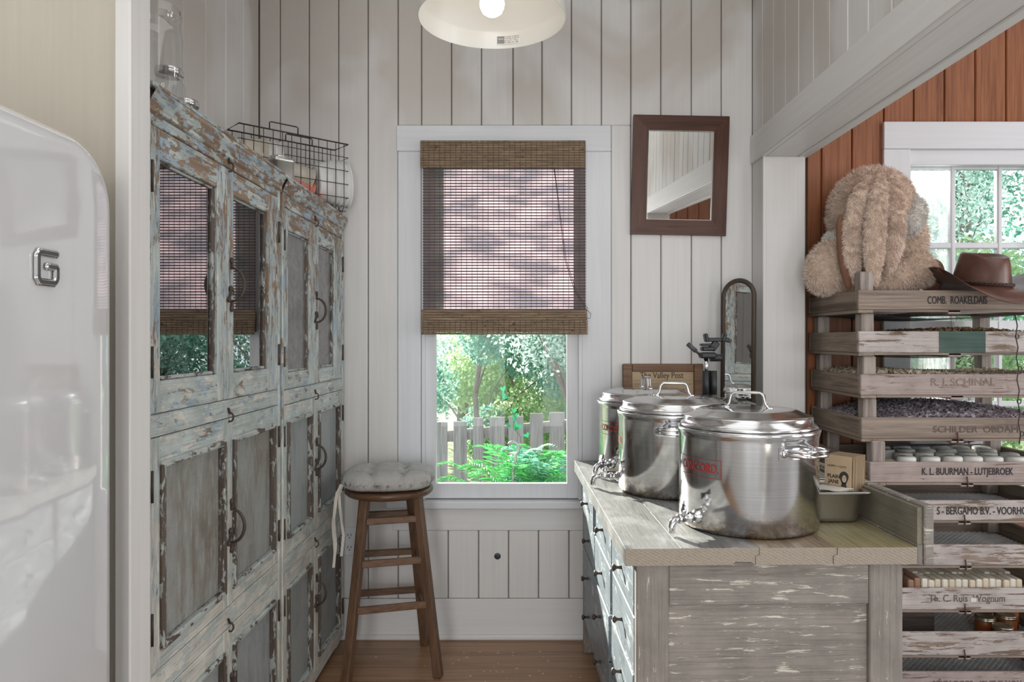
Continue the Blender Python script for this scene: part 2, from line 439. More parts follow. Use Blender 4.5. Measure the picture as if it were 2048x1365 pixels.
M['greyfloor'] = painted('grey_reflection_floor', (.44, .43, .42), 'x')  # for unseen boards, greyed so the steel pots reflect silver instead of brown
fl = struct('floor', MB().bx(XL - .12, 3.95, -2.75, YB + .16, -.12, -.016, .001), M['joint'], 'worn orange brown board floor', 'floor')
for i in range(44):
    y1 = YB - .1335 * i
    MB().bx(XL, 1.112, y1 - .1331, y1, -.015, random.uniform(-.0006, 0), .0012).build('floorboard', M['floor' if y1 > .9 else 'greyfloor'], fl)
    MB().bx(1.1126, 3.8, y1 - .1331, y1, -.015, random.uniform(-.0006, 0), .0012).build('floorboard', M['greyfloor'], fl)
# worn specks and scratches of spilt paint on the floorboards, flat
mb = MB()
for i in range(70):
    c = Vector((random.gauss(-.1, .22), random.uniform(2.72, 3.1), .0008)); r = random.uniform(.0015, .006)
    k = random.randint(5, 8); a0 = random.random() * 6
    mb.add([c + Vector((math.cos(a0 + 2 * PI * j / k) * r * random.uniform(.5, 1.6), math.sin(a0 + 2 * PI * j / k) * r * random.uniform(.4, 1.2), 0)) for j in range(k)], [list(range(k))])
mb.build('paint_specks', plain('spilt_white_paint', (.6, .55, .48), .6), fl, kind='stuff')

# partition beside the fridge
pt = struct('wall_partition', MB().bx(XL, -.774, 1.40, 1.44, 0, ZC, .001), M['cream'], 'cream painted partition between the white fridge and the tall cupboards', 'wall')
o = MB().bx(-.772, -.741, 1.37, 1.445, 0, ZC, .003).build('end_board', M['wall'], pt)

# ------------------------------------------------------------------ window 1: casing, sash, pane, sill
w1 = struct('window_1', MB().bx(W1[0] - .004, W1[0] + .012, YB + .002, YB + .16, W1[2], W1[3], .001).bx(W1[1] - .012, W1[1] + .004, YB + .002, YB + .16, W1[2], W1[3], .001)
            .bx(W1[0], W1[1], YB + .002, YB + .16, W1[3] - .012, W1[3] + .004, .001).bx(W1[0], W1[1], YB + .03, YB + .20, W1[2] - .03, W1[2] + .003, .001), M['trimz'],
            'single pane white sash window behind the bamboo shade', 'window')
MB().bx(X(796), X(842), YB - .004, YB + .012, Z(1014), Z(303) - .001, .003).build('casing', M['trimz'], w1)
MB().bx(X(1164), X(1222), YB - .004, YB + .012, Z(1014), Z(303) - .001, .003).build('casing', M['trimz'], w1)
MB().bx(X(793), X(1222), YB - .004, YB + .012, Z(303), Z(251), .003).build('casing', M['trimw'], w1)
MB().bx(X(774), X(1168), YB - .035, YB + .03, Z(1016), Z(1001), .004).build('sill', M['trimw'], w1)
ys = YB + .018; s_ = 1450 / ys
def Xs(p): return (p - 1045) / s_
def Zs(p): return CAMZ + (680 - p) / s_
sa = MB().bx(W1[0] + .006, Xs(872), ys, ys + .035, Z(1000), W1[3], .003).bx(Xs(1134), W1[1] - .004, ys, ys + .035, Z(1000), W1[3], .003)
sa.bx(Xs(870), Xs(1136), ys + .001, ys + .034, Z(1000), Zs(968), .003).bx(Xs(870), Xs(1136), ys + .001, ys + .034, W1[3] - .06, W1[3], .003)
sash = sa.build('sash', M['trimz'], w1)
MB().bx(Xs(868), Xs(1138), ys + .016, ys + .020, Zs(972), W1[3] - .04, .0005).build('pane', M['glass'], sash)
MB().bx(W1[1] - .014, W1[1] + .004, YB - .008, YB + .02, Z(1000), W1[3], .003).build('stop_bead', M['trimz'], w1)

# window 2: two sashes of small panes
w2 = struct('window_2', MB().bx(W2[0] - .01, W2[0] + .006, YB, YB + .16, W2[2], W2[3], .001).bx(W2[1] - .006, W2[1] + .01, YB, YB + .16, W2[2], W2[3], .001)
            .bx(W2[0], W2[1], YB, YB + .16, W2[3] - .006, W2[3] + .01, .001).bx(W2[0], W2[1], YB + .03, YB + .19, W2[2] - .03, W2[2] + .003, .001), M['trimz'],
            'white window of small panes in the pine wall', 'window')
MB().bx(X(1763), X(1817), YB - .02, YB + .012, .60, Z(300) - .001, .003).build('casing', M['trimz'], w2)
MB().bx(X(2101), X(2156), YB - .02, YB + .012, .60, Z(300) - .001, .003).build('casing', M['trimz'], w2)
MB().bx(X(1763), X(2156), YB - .022, YB + .012, Z(300), Z(246), .003).build('casing', M['trimw'], w2)
MB().bx(X(1755), X(2164), YB - .05, YB + .03, .665, .692, .004).build('sill', M['trimw'], w2)
MB().bx(X(1818), X(2100), YB - .006, YB + .03, Z(330), Z(300), .003).build('head_stop', M['trimw'], w2)
def sash2(y, zrows, zbot, ztop, lower=False):
    s = 1450 / y
    def xs(p): return (p - 1045) / s
    xe = [xs(1818), xs(1822), xs(1899.5), xs(1913.5), xs(1993), xs(2007), xs(2086), xs(2100)]
    mb = MB(); t = .03
    for a, b in ((0, 1), (6, 7)): mb.bx(xe[a], xe[b], y, y + t, zbot, ztop, .002)
    for a, b in ((2, 3), (4, 5)): mb.bx(xe[a] + .004, xe[b] - .004, y - .002, y + t, zbot, ztop, .006)
    ed = [zbot] + [v for r in zrows for v in r] + [ztop]
    for a, b in zip(ed[0::2], ed[1::2]): mb.bx(xe[0], xe[-1], y + .001, y + t - .001, a, b, .004)
    sh = mb.build('sash', M['trimz'], w2)
    for (a, b) in zrows:
        for c, d in ((1, 2), (3, 4), (5, 6)):
            MB().bx(xe[c] - .003, xe[d] + .003, y + .014, y + .018, a - .003, b + .003, .0005).build('pane', M['streaky' if c == 1 else 'glass'], sh)
g = G('streaky_pane'); tr = g.n('ShaderNodeBsdfTransparent'); df = g.n('ShaderNodeBsdfTranslucent'); gl = g.n('ShaderNodeBsdfGlossy'); gl.inputs[1].default_value = .02  # clear glass mixed with pale upright streaks, for the left column
df.inputs[0].default_value = (.9, .93, .96, 1)
k = g.ramp(g.noise(g.co((60, 60, 5)), 2, 5, .7), [(.35, .10), (.65, .42)]); m1 = g.n('ShaderNodeMixShader'); g.put(m1.inputs[0], k)
g.t.links.new(tr.outputs[0], m1.inputs[1]); g.t.links.new(df.outputs[0], m1.inputs[2]); m2 = g.n('ShaderNodeMixShader'); m2.inputs[0].default_value = .05
g.t.links.new(m1.outputs[0], m2.inputs[1]); g.t.links.new(gl.outputs[0], m2.inputs[2]); g.surf(m2.outputs[0]); M['streaky'] = g.m
sash2(YB + .055, [(Z(641), Z(494)), (Z(482), Z(333))], Z(655), Z(300))
sash2(YB + .02, [(Z(958), Z(815)), (Z(804), Z(662))], Z(975), Z(641))

# ------------------------------------------------------------------ bamboo shade
sh = thing('window_shade', 'brown bamboo roman shade half lowered over the window', 'window shade', (X(1006), YB - .02, Z(281)))
g = G('bamboo_slat', .6); a = g.noise(g.co((5, 60, 60)), 2, 4, .6); b = g.noise(g.co((30, 40, 40)), 1.5, 3, .7)
g.set('Base Color', g.mix(g.ramp(b, [(.60, 0.0), (.66, 1.0)]), g.ramp(a, [(.3, (.115, .072, .040)), (.6, (.23, .155, .088)), (.8, (.36, .27, .165))]), (.055, .032, .018)))
M['bamboo'] = g.m
g = G('bamboo_thin', .7); a = g.noise(g.co((4, 30, 30)), 2, 4, .6)
g.set('Base Color', g.ramp(a, [(.3, (.055, .036, .027)), (.7, (.125, .088, .060))])); M['bamboothin'] = g.m
g = G('shade_liner'); tl = g.n('ShaderNodeBsdfTranslucent'); df = g.n('ShaderNodeBsdfDiffuse'); tr = g.n('ShaderNodeBsdfTransparent')
c = g.ramp(g.noise(g.co((3, 3, 9), rnd=False), 1.6, 3), [(.38, (.26, .235, .29)), (.62, (.56, .44, .49))])
g.put(tl.inputs[0], c); g.put(df.inputs[0], (.42, .38, .38)); m1 = g.n('ShaderNodeMixShader'); m1.inputs[0].default_value = .3
g.t.links.new(tl.outputs[0], m1.inputs[1]); g.t.links.new(df.outputs[0], m1.inputs[2]); m2 = g.n('ShaderNodeMixShader'); m2.inputs[0].default_value = .22
g.t.links.new(m1.outputs[0], m2.inputs[1]); g.t.links.new(tr.outputs[0], m2.inputs[2]); g.surf(m2.outputs[0]); M['liner'] = g.m
yv = YB - .05; sb = 1450 / yv
def Xb(p): return (p - 1045) / sb
def Zb(p): return CAMZ + (680 - p) / sb
def slats(parent, x0, x1, zt, zb, n, y, hgt, thick, mat, name='slat'):
    me = None
    for i in range(n):
        z = zt + (zb - zt) * (i + .5) / n
        if me is None: me = MB().box((0, 0, 0), (x1 - x0, thick, hgt), .0008).mesh(name, mat)
        t = sh.location; link(name, me, parent, (Vector(((x0 + x1) / 2, y, z)) - t))
val = MB().bx(Xb(842), Xb(1170), yv + .003, yv + .03, Zb(333), Zb(282), .002).build('valance', M['bamboothin'], sh, True)
slats(val, Xb(840.5), Xb(1171), Zb(281), Zb(336), 11, yv, .0098, .004, M['bamboo'])
body = MB().bx(Xb(846), Xb(1171), yv + .0135, yv + .0145, Zb(640), Zb(330), .0003).build('shade_cloth', M['liner'], sh, True)
slats(body, Xb(845), Xb(1172), Zb(334), Zb(622), 49, yv + .009, .0052, .0022, M['bamboothin'])
mb = MB()
for i in range(31):
    x = Xb(847) + (Xb(1170) - Xb(847)) * i / 30
    mb.bx(x - .0009, x + .0009, yv + .0062, yv + .0075, Zb(640), Zb(333), .0002)
mb.build('binding_threads', M['iron'], sh, True, kind='stuff')
hem = MB().bx(Xb(846), Xb(1172), yv - .008, yv + .028, Zb(665), Zb(624), .004).build('hem_roll', M['bamboothin'], sh, True)
slats(hem, Xb(843), Xb(1174), Zb(620), Zb(641), 4, yv - .009, .0098, .005, M['bamboo'])
slats(hem, Xb(843.5), Xb(1174.5), Zb(641), Zb(670), 6, yv - .015, .0092, .005, M['bamboo'])
mb = MB()
for i in range(31):
    x = Xb(847) + (Xb(1170) - Xb(847)) * i / 30
    mb.bx(x - .0012, x + .0012, yv - .0185, yv - .0172, Zb(669), Zb(641), .0002); mb.bx(x - .0012, x + .0012, yv - .0032, yv - .002, Zb(335), Zb(282), .0002)
mb.build('binding_threads', M['bamboothin'], sh, True, kind='stuff')
pts = [px(1108, 336, yv), px(1118, 420, yv - .004), px(1130, 520, yv - .005), px(1150, 585, yv - .006), px(1172, 618, yv - .03), px(1182, 628, yv - .03), px(1180, 637, yv - .03), px(1172, 637, yv - .03)]
MB().tube(pts, .0013, 5).build('cord', M['iron'], sh, True)
MB().tube([p + Vector((.002 + .012 * i / 7, 0, 0)) for i, p in enumerate(pts[:5])], .0011, 5).build('cord', M['iron'], sh, True)
# ------------------------------------------------------------------ outside
gr = G('garden_ground', .9); n = gr.noise(gr.co((1, 1, 1)), 6, 6, .7); gr.set('Base Color', gr.ramp(n, [(.3, (.07, .10, .03)), (.7, (.22, .26, .10))]))
struct('ground', MB().bx(-16, 20, YB + .2, 40, -.75, -.65, .001), gr.m, 'grassy ground outside the windows', 'ground')
def leafmat(name, c1, c2, tr=.45):
    g = G(name, .6); gm = g.n('ShaderNodeNewGeometry')
    col = g.ramp(gm.outputs['Random Per Island'], [(.0, c1), (1.0, c2)]); g.set('Base Color', col)
    tl = g.n('ShaderNodeBsdfTranslucent'); g.put(tl.inputs[0], col); mx = g.n('ShaderNodeMixShader'); mx.inputs[0].default_value = tr
    g.t.links.new(g.b.outputs[0], mx.inputs[1]); g.t.links.new(tl.outputs[0], mx.inputs[2]); g.surf(mx.outputs[0]); return g.m
M['leaf'] = [leafmat('tree_leaf_teal', (.10, .30, .23), (.42, .66, .56)), leafmat('tree_leaf_yellow', (.24, .42, .17), (.62, .76, .45)), leafmat('tree_leaf_pale', (.29, .46, .41), (.70, .82, .76))]  # garden haze and glare put into the pale, teal leaf colours
M['bark'] = plain('tree_bark', (.24, .21, .19), .9, 0, .35, 14)
def leaves(n, cents, size, rng):
    """n diamond leaves around blob centres (x, y, z, r)"""
    C = np.array(cents); k = rng.choice(len(C), n, p=(C[:, 3] ** 2) / (C[:, 3] ** 2).sum())
    d = rng.normal(size=(n, 3)); d /= np.linalg.norm(d, axis=1)[:, None]
    p = C[k, :3] + d * (C[k, 3] * rng.uniform(.25, 1.0, n) ** .6)[:, None]
    u = rng.normal(size=(n, 3)); u /= np.linalg.norm(u, axis=1)[:, None]
    w = np.cross(u, rng.normal(size=(n, 3))); w /= np.linalg.norm(w, axis=1)[:, None]
    L = (size * rng.uniform(.6, 1.3, n))[:, None]
    v = np.stack([p - u * L, p + w * L * .5, p + u * L, p - w * L * .5], 1).reshape(-1, 3)
    return v, np.arange(4 * n).reshape(-1, 4)
def raw(name, v, f, mat, parent=None, loc=(0, 0, 0), kind=None):
    me = bpy.data.meshes.new(name); me.from_pydata(v.tolist(), [], f.tolist()); me.materials.append(mat); me.update()
    o = bpy.data.objects.new(name, me); COL.objects.link(o); o.parent = parent; o.location = loc
    if kind: o['kind'] = kind
    return o
def tree(name, label, loc, h, r, nl, mat, seed, trunk=.09, low=.2, size=.055, lean=0, dens=2.4):
    rng = np.random.default_rng(seed); rr = random.Random(seed)
    t = thing(name, label, 'tree', loc, group='trees and shrubs in the garden')
    mb = MB(); tp = [Vector((lean * (i / 6) + rr.uniform(-.04, .04) * i / 2, rr.uniform(-.04, .04) * i / 2, h * .85 * i / 6)) for i in range(7)]
    mb.tube(tp, [trunk * (1 - .12 * i) for i in range(7)], 8); mb.build('trunk', M['bark'], t)
    cents = []
    for i in range(16):
        a = rr.uniform(0, 2 * PI); zz = h * rr.uniform(low, 1.0); q = r * rr.uniform(.25, .95) * (1.1 - .5 * abs(zz / h - .6))
        c = Vector((math.cos(a) * q + lean * zz / h, math.sin(a) * q, zz)); cents.append((c.x, c.y, c.z, r * rr.uniform(.28, .5)))
        b0 = tp[min(6, max(1, int(zz / h * 5)))]
        mdl = (b0 + c) / 2 + Vector((rr.uniform(-.1, .1), rr.uniform(-.1, .1), .1))
        MB().tube([b0, mdl, c], [trunk * .42, trunk * .25, trunk * .1], 6).build('branch', M['bark'], t)
    v, f = leaves(int(nl * dens), cents, size * .62, rng); raw('foliage', v, f, mat, t, kind='stuff')
    return t
GZ = -.65
tree('garden_tree', 'slender bare-trunked tree right behind the fence at the window', (.50, 6.9, GZ), 4.2, .95, 4200, M['leaf'][2], 3, .055, .45, .035)
tree('garden_tree', 'teal leafy tree behind the fence, left of the slender tree', (-.55, 9.0, GZ), 4.6, 1.15, 11000, M['leaf'][0], 4, .045, .12, .055)
tree('garden_shrub', 'yellow green bush beyond the fence, centred in the lower pane', (-.1, 10.4, GZ), 3.3, 1.5, 12000, M['leaf'][1], 5, .03, .15, .06)
tree('garden_tree', 'pale tall tree in the distance between the two windows', (1.2, 12.0, GZ), 6.5, 2.2, 14000, M['leaf'][2], 6, .07, .2, .07)
tree('garden_tree', 'pale green tree seen through the small paned window', (4.4, 9.6, GZ), 5.4, 1.8, 14000, M['leaf'][2], 7, .06, .25, .06)
tree('garden_shrub', 'bright yellow green shrub low in the small paned window', (5.3, 8.6, GZ), 2.7, 1.2, 8000, M['leaf'][1], 8, .06, .2, .05)
tree('garden_tree', 'large dark teal tree far to the right of the garden', (7.6, 12.5, GZ), 7.0, 2.6, 11000, M['leaf'][0], 9, .15, .2, .08)
tree('garden_shrub', 'teal shrub low behind the fence between the windows', (2.6, 8.4, GZ), 2.6, 1.2, 8000, M['leaf'][0], 10, .06, .2, .05)
tree('garden_tree', 'far pale tree seen above the teal one in the lower pane', (-1.2, 14.5, GZ), 5.6, 1.7, 8000, M['leaf'][2], 11, .13, .2, .08)
tree('garden_tree', 'tall yellow green tree far behind the others', (.9, 16.5, GZ), 8.5, 3.0, 11000, M['leaf'][1], 12, .16, .15, .1)
# fence of upright grey pickets, each a part
fw = wood('weathered_fence', (.27, .26, .275), (.47, .46, .48), 'z', rough=.9)
fe = thing('picket_fence', 'weathered grey picket fence with gaps outside the window', 'fence', (-2.2, 5.9, GZ))
x = -2.2; i = 0; rf = random.Random(2)
while x < 3.6:
    w = rf.choice((.10, .12, .15, .17)) * .72; zt = .66 + (x + .7) * .10 + rf.uniform(-.012, .012)
    MB().bx(x, x + w, 5.85 - .05 * x, 5.868 - .05 * x, GZ, zt, .004).build('picket', fw, fe, True)
    x += w + rf.choice((.016, .03, .05, .05))
MB().bar((-2.25, 6.02, .38), (3.7, 5.74, .97), .04, .09).build('rail', fw, fe, True)
MB().bar((-2.25, 6.02, -.35), (3.7, 5.74, .2), .04, .09).build('rail', fw, fe, True)
# fern in a planter, with the crook of a plant hook
pl = thing('fern', 'bright green fern outside the lower window pane', 'plant', (-.02, 3.95, GZ - .05))
MB().lathe([(0, .05), (.16, .05), (.22, 1.0), (.245, 1.02), (.245, 1.10), (.21, 1.10), (.20, 1.04), (0, 1.04)], 24).build('planter', plain('dark_planter', (.10, .09, .08), .8), pl)
fmat = [leafmat('fern_green', (.05, .40, .09), (.22, .66, .24), .4), leafmat('fern_teal', (.10, .42, .28), (.36, .70, .52), .4)]
def frond_mesh(L, arch, mat, seed):
    rr = random.Random(seed); mb = MB(); n = 22; pts = []
    for i in range(n + 1):
        t = i / n; pts.append(Vector((L * (t - .12 * t * t), 0, arch * math.sin(t * 2.3) * L)))
    mb.tube(pts, [.003 * (1 - .8 * i / n) for i in range(n + 1)], 4)
    for i in range(2, n + 1):
        t = i / n; l = .085 * L / .4 * math.sin(PI * min(1, .15 + t * .85)) ** .8 + .006
        for sd in (-1, 1):
            p = pts[i]; d = Vector((.45, sd, .12 * rr.uniform(-1, 1) - .1)).normalized(); w = .0085
            mb.add([p - Vector((w, 0, 0)), p + d * l * .5 + Vector((w, 0, .004)), p + d * l, p + d * l * .5 - Vector((w, 0, -.004))], [[0, 1, 2, 3]])
    return mb.mesh('frond', mat)
fm = [frond_mesh(.42, .55, fmat[0], 1), frond_mesh(.36, .75, fmat[1], 2), frond_mesh(.48, .40, fmat[0], 3), frond_mesh(.34, .5, fmat[1], 5)]
for i in range(90):
    a = random.uniform(0, 2 * PI)
    link('frond', fm[i % 4], pl, (random.uniform(-.14, .2), random.uniform(-.12, .12), random.uniform(1.06, 1.14)), (random.uniform(-.35, .35), random.uniform(-.6, .3), a), (.95, .95, .95) if i % 3 else (.72, .72, .72))
hk = thing('plant_hook', 'grey metal crook of a plant hook above the fern', 'hook', (-.055, 3.7, GZ))
c = px(1026, 903, 3.7); R = .030
pts = [Vector((c.x - .012, 3.7, GZ)), Vector((c.x - .012, 3.7, c.z - .12))] + [c + Vector((R * 1.0 * math.cos(a), 0, R * 1.15 * math.sin(a) + .012)) for a in [(-.35 + 1.15 * i / 10) * PI for i in range(11)]]
pts = [Vector((c.x + .002, 3.7, GZ)), Vector((c.x, 3.7, c.z - .09)), c + Vector((.012, 0, -.045))] + pts[2:]
MB().tube(pts, .0075, 8).build('hook', plain('galvanised_pipe', (.30, .32, .33), .45, .6), hk, True)
vn = thing('vine', 'green heart-leaved vine hanging outside the window in front of the fence', 'plant', px(1020, 760, 4.6))
p0 = [px(1008, 755, 4.6), px(1018, 815, 4.6), px(1030, 835, 4.6), px(1026, 855, 4.6), px(1042, 875, 4.6), px(1040, 960, 4.6), Vector((px(1040, 960, 4.6).x, 4.6, GZ))]
MB().tube(p0, .003, 5).build('stem', M['bark'], vn, True)
lm = leafmat('vine_leaf', (.02, .22, .10), (.05, .36, .18), .3)
hm = MB().add([(0, 0, 0), (.035, 0, .022), (.045, 0, -.01), (0, .006, -.06), (-.045, 0, -.01), (-.035, 0, .022)], [[0, 1, 2, 3], [0, 3, 4, 5]]).mesh('leaf', lm)
for i in range(13):
    t = random.random(); k = min(4, int(t * 5)); p = p0[k].lerp(p0[k + 1], t * 5 - k) + Vector((random.uniform(-.05, .05), random.uniform(-.03, .03), random.uniform(-.02, .02)))
    link('leaf', hm, vn, p - vn.location, (random.uniform(-.5, .5), random.uniform(-.6, .6), random.uniform(-.8, .8)), [random.uniform(.35, .65)] * 3)
# ------------------------------------------------------------------ tall cupboards on the left
BLUE = (.35, .445, .51); PALE = (.50, .555, .535); CREAM = (.66, .645, .585)
WD1, WD2 = (.17, .115, .08), (.33, .235, .16)
def cabpaint(ax): return chippy('flaking_blue_paint_' + {'x': 'across', 'y': 'rail', 'z': 'stile'}[ax], ax, [(BLUE, .58), (PALE, .60), (CREAM, .36)], WD1, WD2, (1.25, .13), sc=1.5)
M['caby'] = cabpaint('y'); M['cabz'] = cabpaint('z'); M['cabx'] = cabpaint('x')
M['mould'] = chippy('dark_worn_moulding', 'z', [((.40, .42, .40), .40)], (.055, .042, .033), (.13, .10, .078), sc=2.4)
M['mouldy'] = chippy('pale_worn_moulding', 'y', [((.46, .49, .47), .62)], (.06, .045, .035), (.14, .105, .08), sc=2.2)
def meshpanel(name, c1, c2):
    g = G(name, .55); v = g.co((1, 1, 1)); a = g.noise(g.co((5, 5, 1.4)), 2.2, 5, .65, .5)
    s = g.sep(g.n('ShaderNodeTexCoord').outputs['Object'])
    w1 = g.math('SINE', g.math('MULTIPLY', g.math('ADD', s[1], s[2]), 880.0)); w2 = g.math('SINE', g.math('MULTIPLY', g.math('SUBTRACT', s[1], s[2]), 880.0))
    h = g.math('MULTIPLY', w1, w2); k = g.ramp(h, [(.30, .50), (.75, 1.08)])
    sc = g.noise(g.co((3, 26, 5)), 3, 6, .7)
    col = g.ramp(a, [(.36, c1), (.52, c2), (.66, (.56, .59, .575))])
    col = g.mix(g.ramp(sc, [(.50, 0.0), (.62, .7)]), col, (.66, .67, .645))
    g.set('Base Color', g.mix(1.0, col, k, 'MULTIPLY')); g.bump(g.math('ADD', h, g.math('MULTIPLY', sc, 2.0)), .5, .0015); return g.m
M['screen'] = meshpanel('painted_wire_screen', (.34, .31, .25), (.50, .50, .46))
M['screen2'] = meshpanel('whitewashed_wire_screen', (.44, .47, .47), (.58, .63, .64))
g = G('blackened_glass', .22, spec=.6); a = g.noise(g.co((9, 9, 9), rnd=False), 2, 7, .75, .4)
g.set('Base Color', g.ramp(a, [(.40, (.105, .105, .105)), (.60, (.19, .185, .18)), (.69, (.22, .215, .21)), (.72, (.55, .53, .50))])); M['blackglass'] = g.m
XF = -.789
def pull(parent, y, z, h=.09, out=.034):
    mb = MB(); pts = []
    for i in range(13):
        a = PI * i / 12; pts.append(Vector((XF + .004 + out * math.sin(a), y, z + h / 2 * math.cos(a))))
    mb.tube(pts, [.0032 + .0016 * math.sin(PI * i / 12) for i in range(13)], 8)
    for s in (1, -1):
        mb.bar((XF + .003, y, z + s * h * .46), (XF + .003, y, z + s * h * .72), .011, .006, .002); mb.ball((XF + .004, y, z + s * h * .72), (.005, .0075, .0095), 8, 6)
    pl = mb.build('pull', M['iron'], parent, True)
    lm = MB(); lm.bar((XF + .004, y - .028, z - .045), (XF + .007, y - .004, z - .015), .006, .005, .001)
    lm.tube([(XF + .006, y - .004 + .012 * math.cos(a), z - .02 + .008 * math.sin(a)) for a in [2 * PI * i / 10 for i in range(10)]], .0018, 6, True)
    lm.ball((XF + .005, y - .008, z - .012), (.006, .009, .009), 8, 6).ball((XF + .005, y - .022, z - .043), (.005, .007, .007), 8, 6)
    lm.build('latch', M['iron'], parent, True)
def hinge(parent, y, z):
    MB().bx(XF - .002, XF + .004, y - .004, y + .004, z - .032, z + .032, .0015).tube([(XF + .004, y, z - .034), (XF + .004, y, z + .034)], .0034, 8).build('hinge', M['iron'], parent, True)
def door(cab, y0, y1, z0, z1, p, kind, hinge_left, pullz=None):
    """frame of two stiles and two rails round a pane or panel; p = (y0, y1, z0, z1) of the opening"""
    a, b, c, d = p; t = .022
    dr = bpy.data.objects.new('door', None); COL.objects.link(dr); dr.parent = cab; dr.empty_display_size = .03
    for (q0, q1) in ((y0, a), (b, y1)): MB().bx(XF - t, XF, q0, q1, z0, z1, .0025).build('stile', M['cabz'], dr, True)
    MB().bx(XF - t, XF - .0006, a + .0004, b - .0004, d, z1, .0025).build('rail', M['caby'], dr, True)
    MB().bx(XF - t, XF - .0006, a + .0004, b - .0004, z0, c, .0025).build('rail', M['caby'], dr, True)
    w = .012
    if kind in ('glass', 'dark'):
        for (q0, q1) in ((a, a + w * .5), (b - w * 1.3, b)): MB().bx(XF - .018, XF - .007, q0, q1, c, d, .003).build('glazing_bead', M['mould'], dr, True)
        for (q0, q1) in ((c, c + w * .8), (d - w * .5, d)): MB().bx(XF - .018, XF - .0075, a, b, q0, q1, .003).build('glazing_bead', M['mouldy'], dr, True)
        MB().bx(XF - .0165, XF - .0145, a, b, c, d, .0003).build('pane', M['cabglass' if kind == 'glass' else 'blackglass'], dr, True)
    else:
        MB().bx(XF - .016, XF - .010, a, b, c, d, .0005).build('screen_panel', M['screen' if kind == 'screen' else 'screen2'], dr, True)
        for (q0, q1) in ((a - .004, a + w), (b - w, b + .004)): MB().bx(XF - .012, XF + .009, q0, q1, c, d, .004).build('moulding', M['mould'], dr, True)
        for (q0, q1) in ((c - .004, c + w), (d - w, d + .004)): MB().bx(XF - .012, XF + .0085, a - .003, b + .003, q0, q1, .004).build('moulding', M['mouldy'], dr, True)
    hy = y0 - .001 if hinge_left else y1 + .001
    for hz in (z0 + .1 * (z1 - z0) + .05, z1 - .1 * (z1 - z0) - .05): hinge(dr, hy, hz)
    if pullz: pull(dr, y0 + .017, pullz)
def cupboard(label, y0, y1, ym, dy, zt, levels, opens, kinds, pulls, gr='tall flaking blue cupboards'):
    """levels: (top z, bottom z) of the doors from the top; opens: door openings in y for the two columns"""
    c = thing('cupboard', label, 'cupboard', (XF - .19, (y0 + y1) / 2, 0), group=gr)
    xb = XL + .004
    MB().bx(xb, XF - .024, y0, y0 + .018, .05, zt - .03, .002).bx(xb, XF - .024, y1 - .018, y1, .05, zt - .03, .002).bx(xb, xb + .012, y0, y1, .06, zt - .04, .001).bx(xb, XF - .024, y0, y1, .06, .078, .001).build('carcass', M['cabz'], c, True)
    MB().bx(xb + .02, XF - .05, y0 + .02, y1 - .02, levels[0][1] + .01, levels[0][0] - .005, .002).build('dark_inside', plain('dark_cupboard_inside', (.02, .02, .018), .9), c, True)  # near-black block standing in for the shade inside, behind the upper doors
    MB().bx(xb, XF + .018, y0 - .004, y1 + .004, zt - .014, zt, .004).build('top_board', M['caby'], c, True)
    cr = MB()
    prof = [(.000, -.062), (.006, -.058), (.006, -.05), (.012, -.036), (.020, -.022), (.020, -.014)]
    for (ax, az), (bx_, bz) in zip(prof[:-1], prof[1:]):
        v = [(XF + ax, y0 - .003, zt + az), (XF + ax, y1 + .003, zt + az), (XF + bx_, y1 + .003, zt + bz), (XF + bx_, y0 - .003, zt + bz)]; cr.add(v, [[0, 1, 2, 3]])
    cr.bx(XF - .02, XF, y0, y1, zt - .062, zt - .014, .001).build('cornice', M['caby'], c, True)
    zz = zt - .05
    for i, (a, b) in enumerate(levels):
        MB().bx(XF - .024, XF - .0006, y0 + .0148, y1 - .0148, a + .002, zz - .0005, .002).build('cross_rail', M['caby'], c, True)
        zz = b - .001
        lt = MB().bar((XF + .002, ym - .002, a + .03), (XF + .004, ym + .006, a + .012), .007, .005, .0015).tube([(XF + .004 + .009 * math.sin(q), ym + .006, a + .004 + .012 * math.cos(q)) for q in [.2 + PI * 1.2 * k / 8 for k in range(9)]], .0025, 6)
        lt.build('rail_latch', M['iron'], c, True)
    MB().bx(XF - .024, XF - .0006, y0 + .0148, y1 - .0148, .03, zz - .001, .002).build('cross_rail', M['caby'], c, True)
    for a, b in ((y0, y0 + .0145), (y1 - .0145, y1)): MB().bx(XF - .024, XF + .003, a, b, .055, zt - .0625, .003).build('post', M['cabz'], c, True)
    for a in (y0 + .005, y1 - .065):
        for b in (XF - .068, xb + .01): MB().bx(b, b + .055, a, a + .06, 0, .056, .004).build('foot', M['cabz'], c, True)
    for (a, b), kd, pz, op in zip(levels, kinds, pulls, opens):
        door(c, y0 + .0155, ym - .001, b, a, op[0] + op[2], kd, True)
        door(c, ym + .001, y1 - .0155, b, a, op[1] + op[2], kd, False, pz)
    return c
A1, A2 = (1.580, 1.878), (1.981, 2.25); B1, B2 = (1.580, 1.915), (1.975, 2.30)
cupboard('nearer tall cupboard of flaking blue paint, its glass mirroring the window', 1.522, 2.355, 1.941, .02, 1.879,
         [(1.793, 1.173), (1.121, .616), (.557, .075)], [(A1, A2, (1.243, 1.727)), (B1, B2, (.658, 1.064)), (B1, B2, (.10, .505))],
         ['glass', 'screen', 'screen2'], [1.482, .83, .36])
C1, C2 = (2.442, 2.69), (2.808, 3.045); D1, D2 = (2.432, 2.705), (2.80, 3.115)
cupboard('further tall flaking cupboard by the corner with blackened glass doors', 2.378, 3.186, 2.752, .02, 1.877,
         [(1.773, 1.166), (1.114, .606), (.552, .070)], [(C1, C2, (1.222, 1.703)), (D1, D2, (.662, 1.060)), (D1, D2, (.105, .50))],
         ['dark', 'screen2', 'screen2'], [1.445, .885, .365])

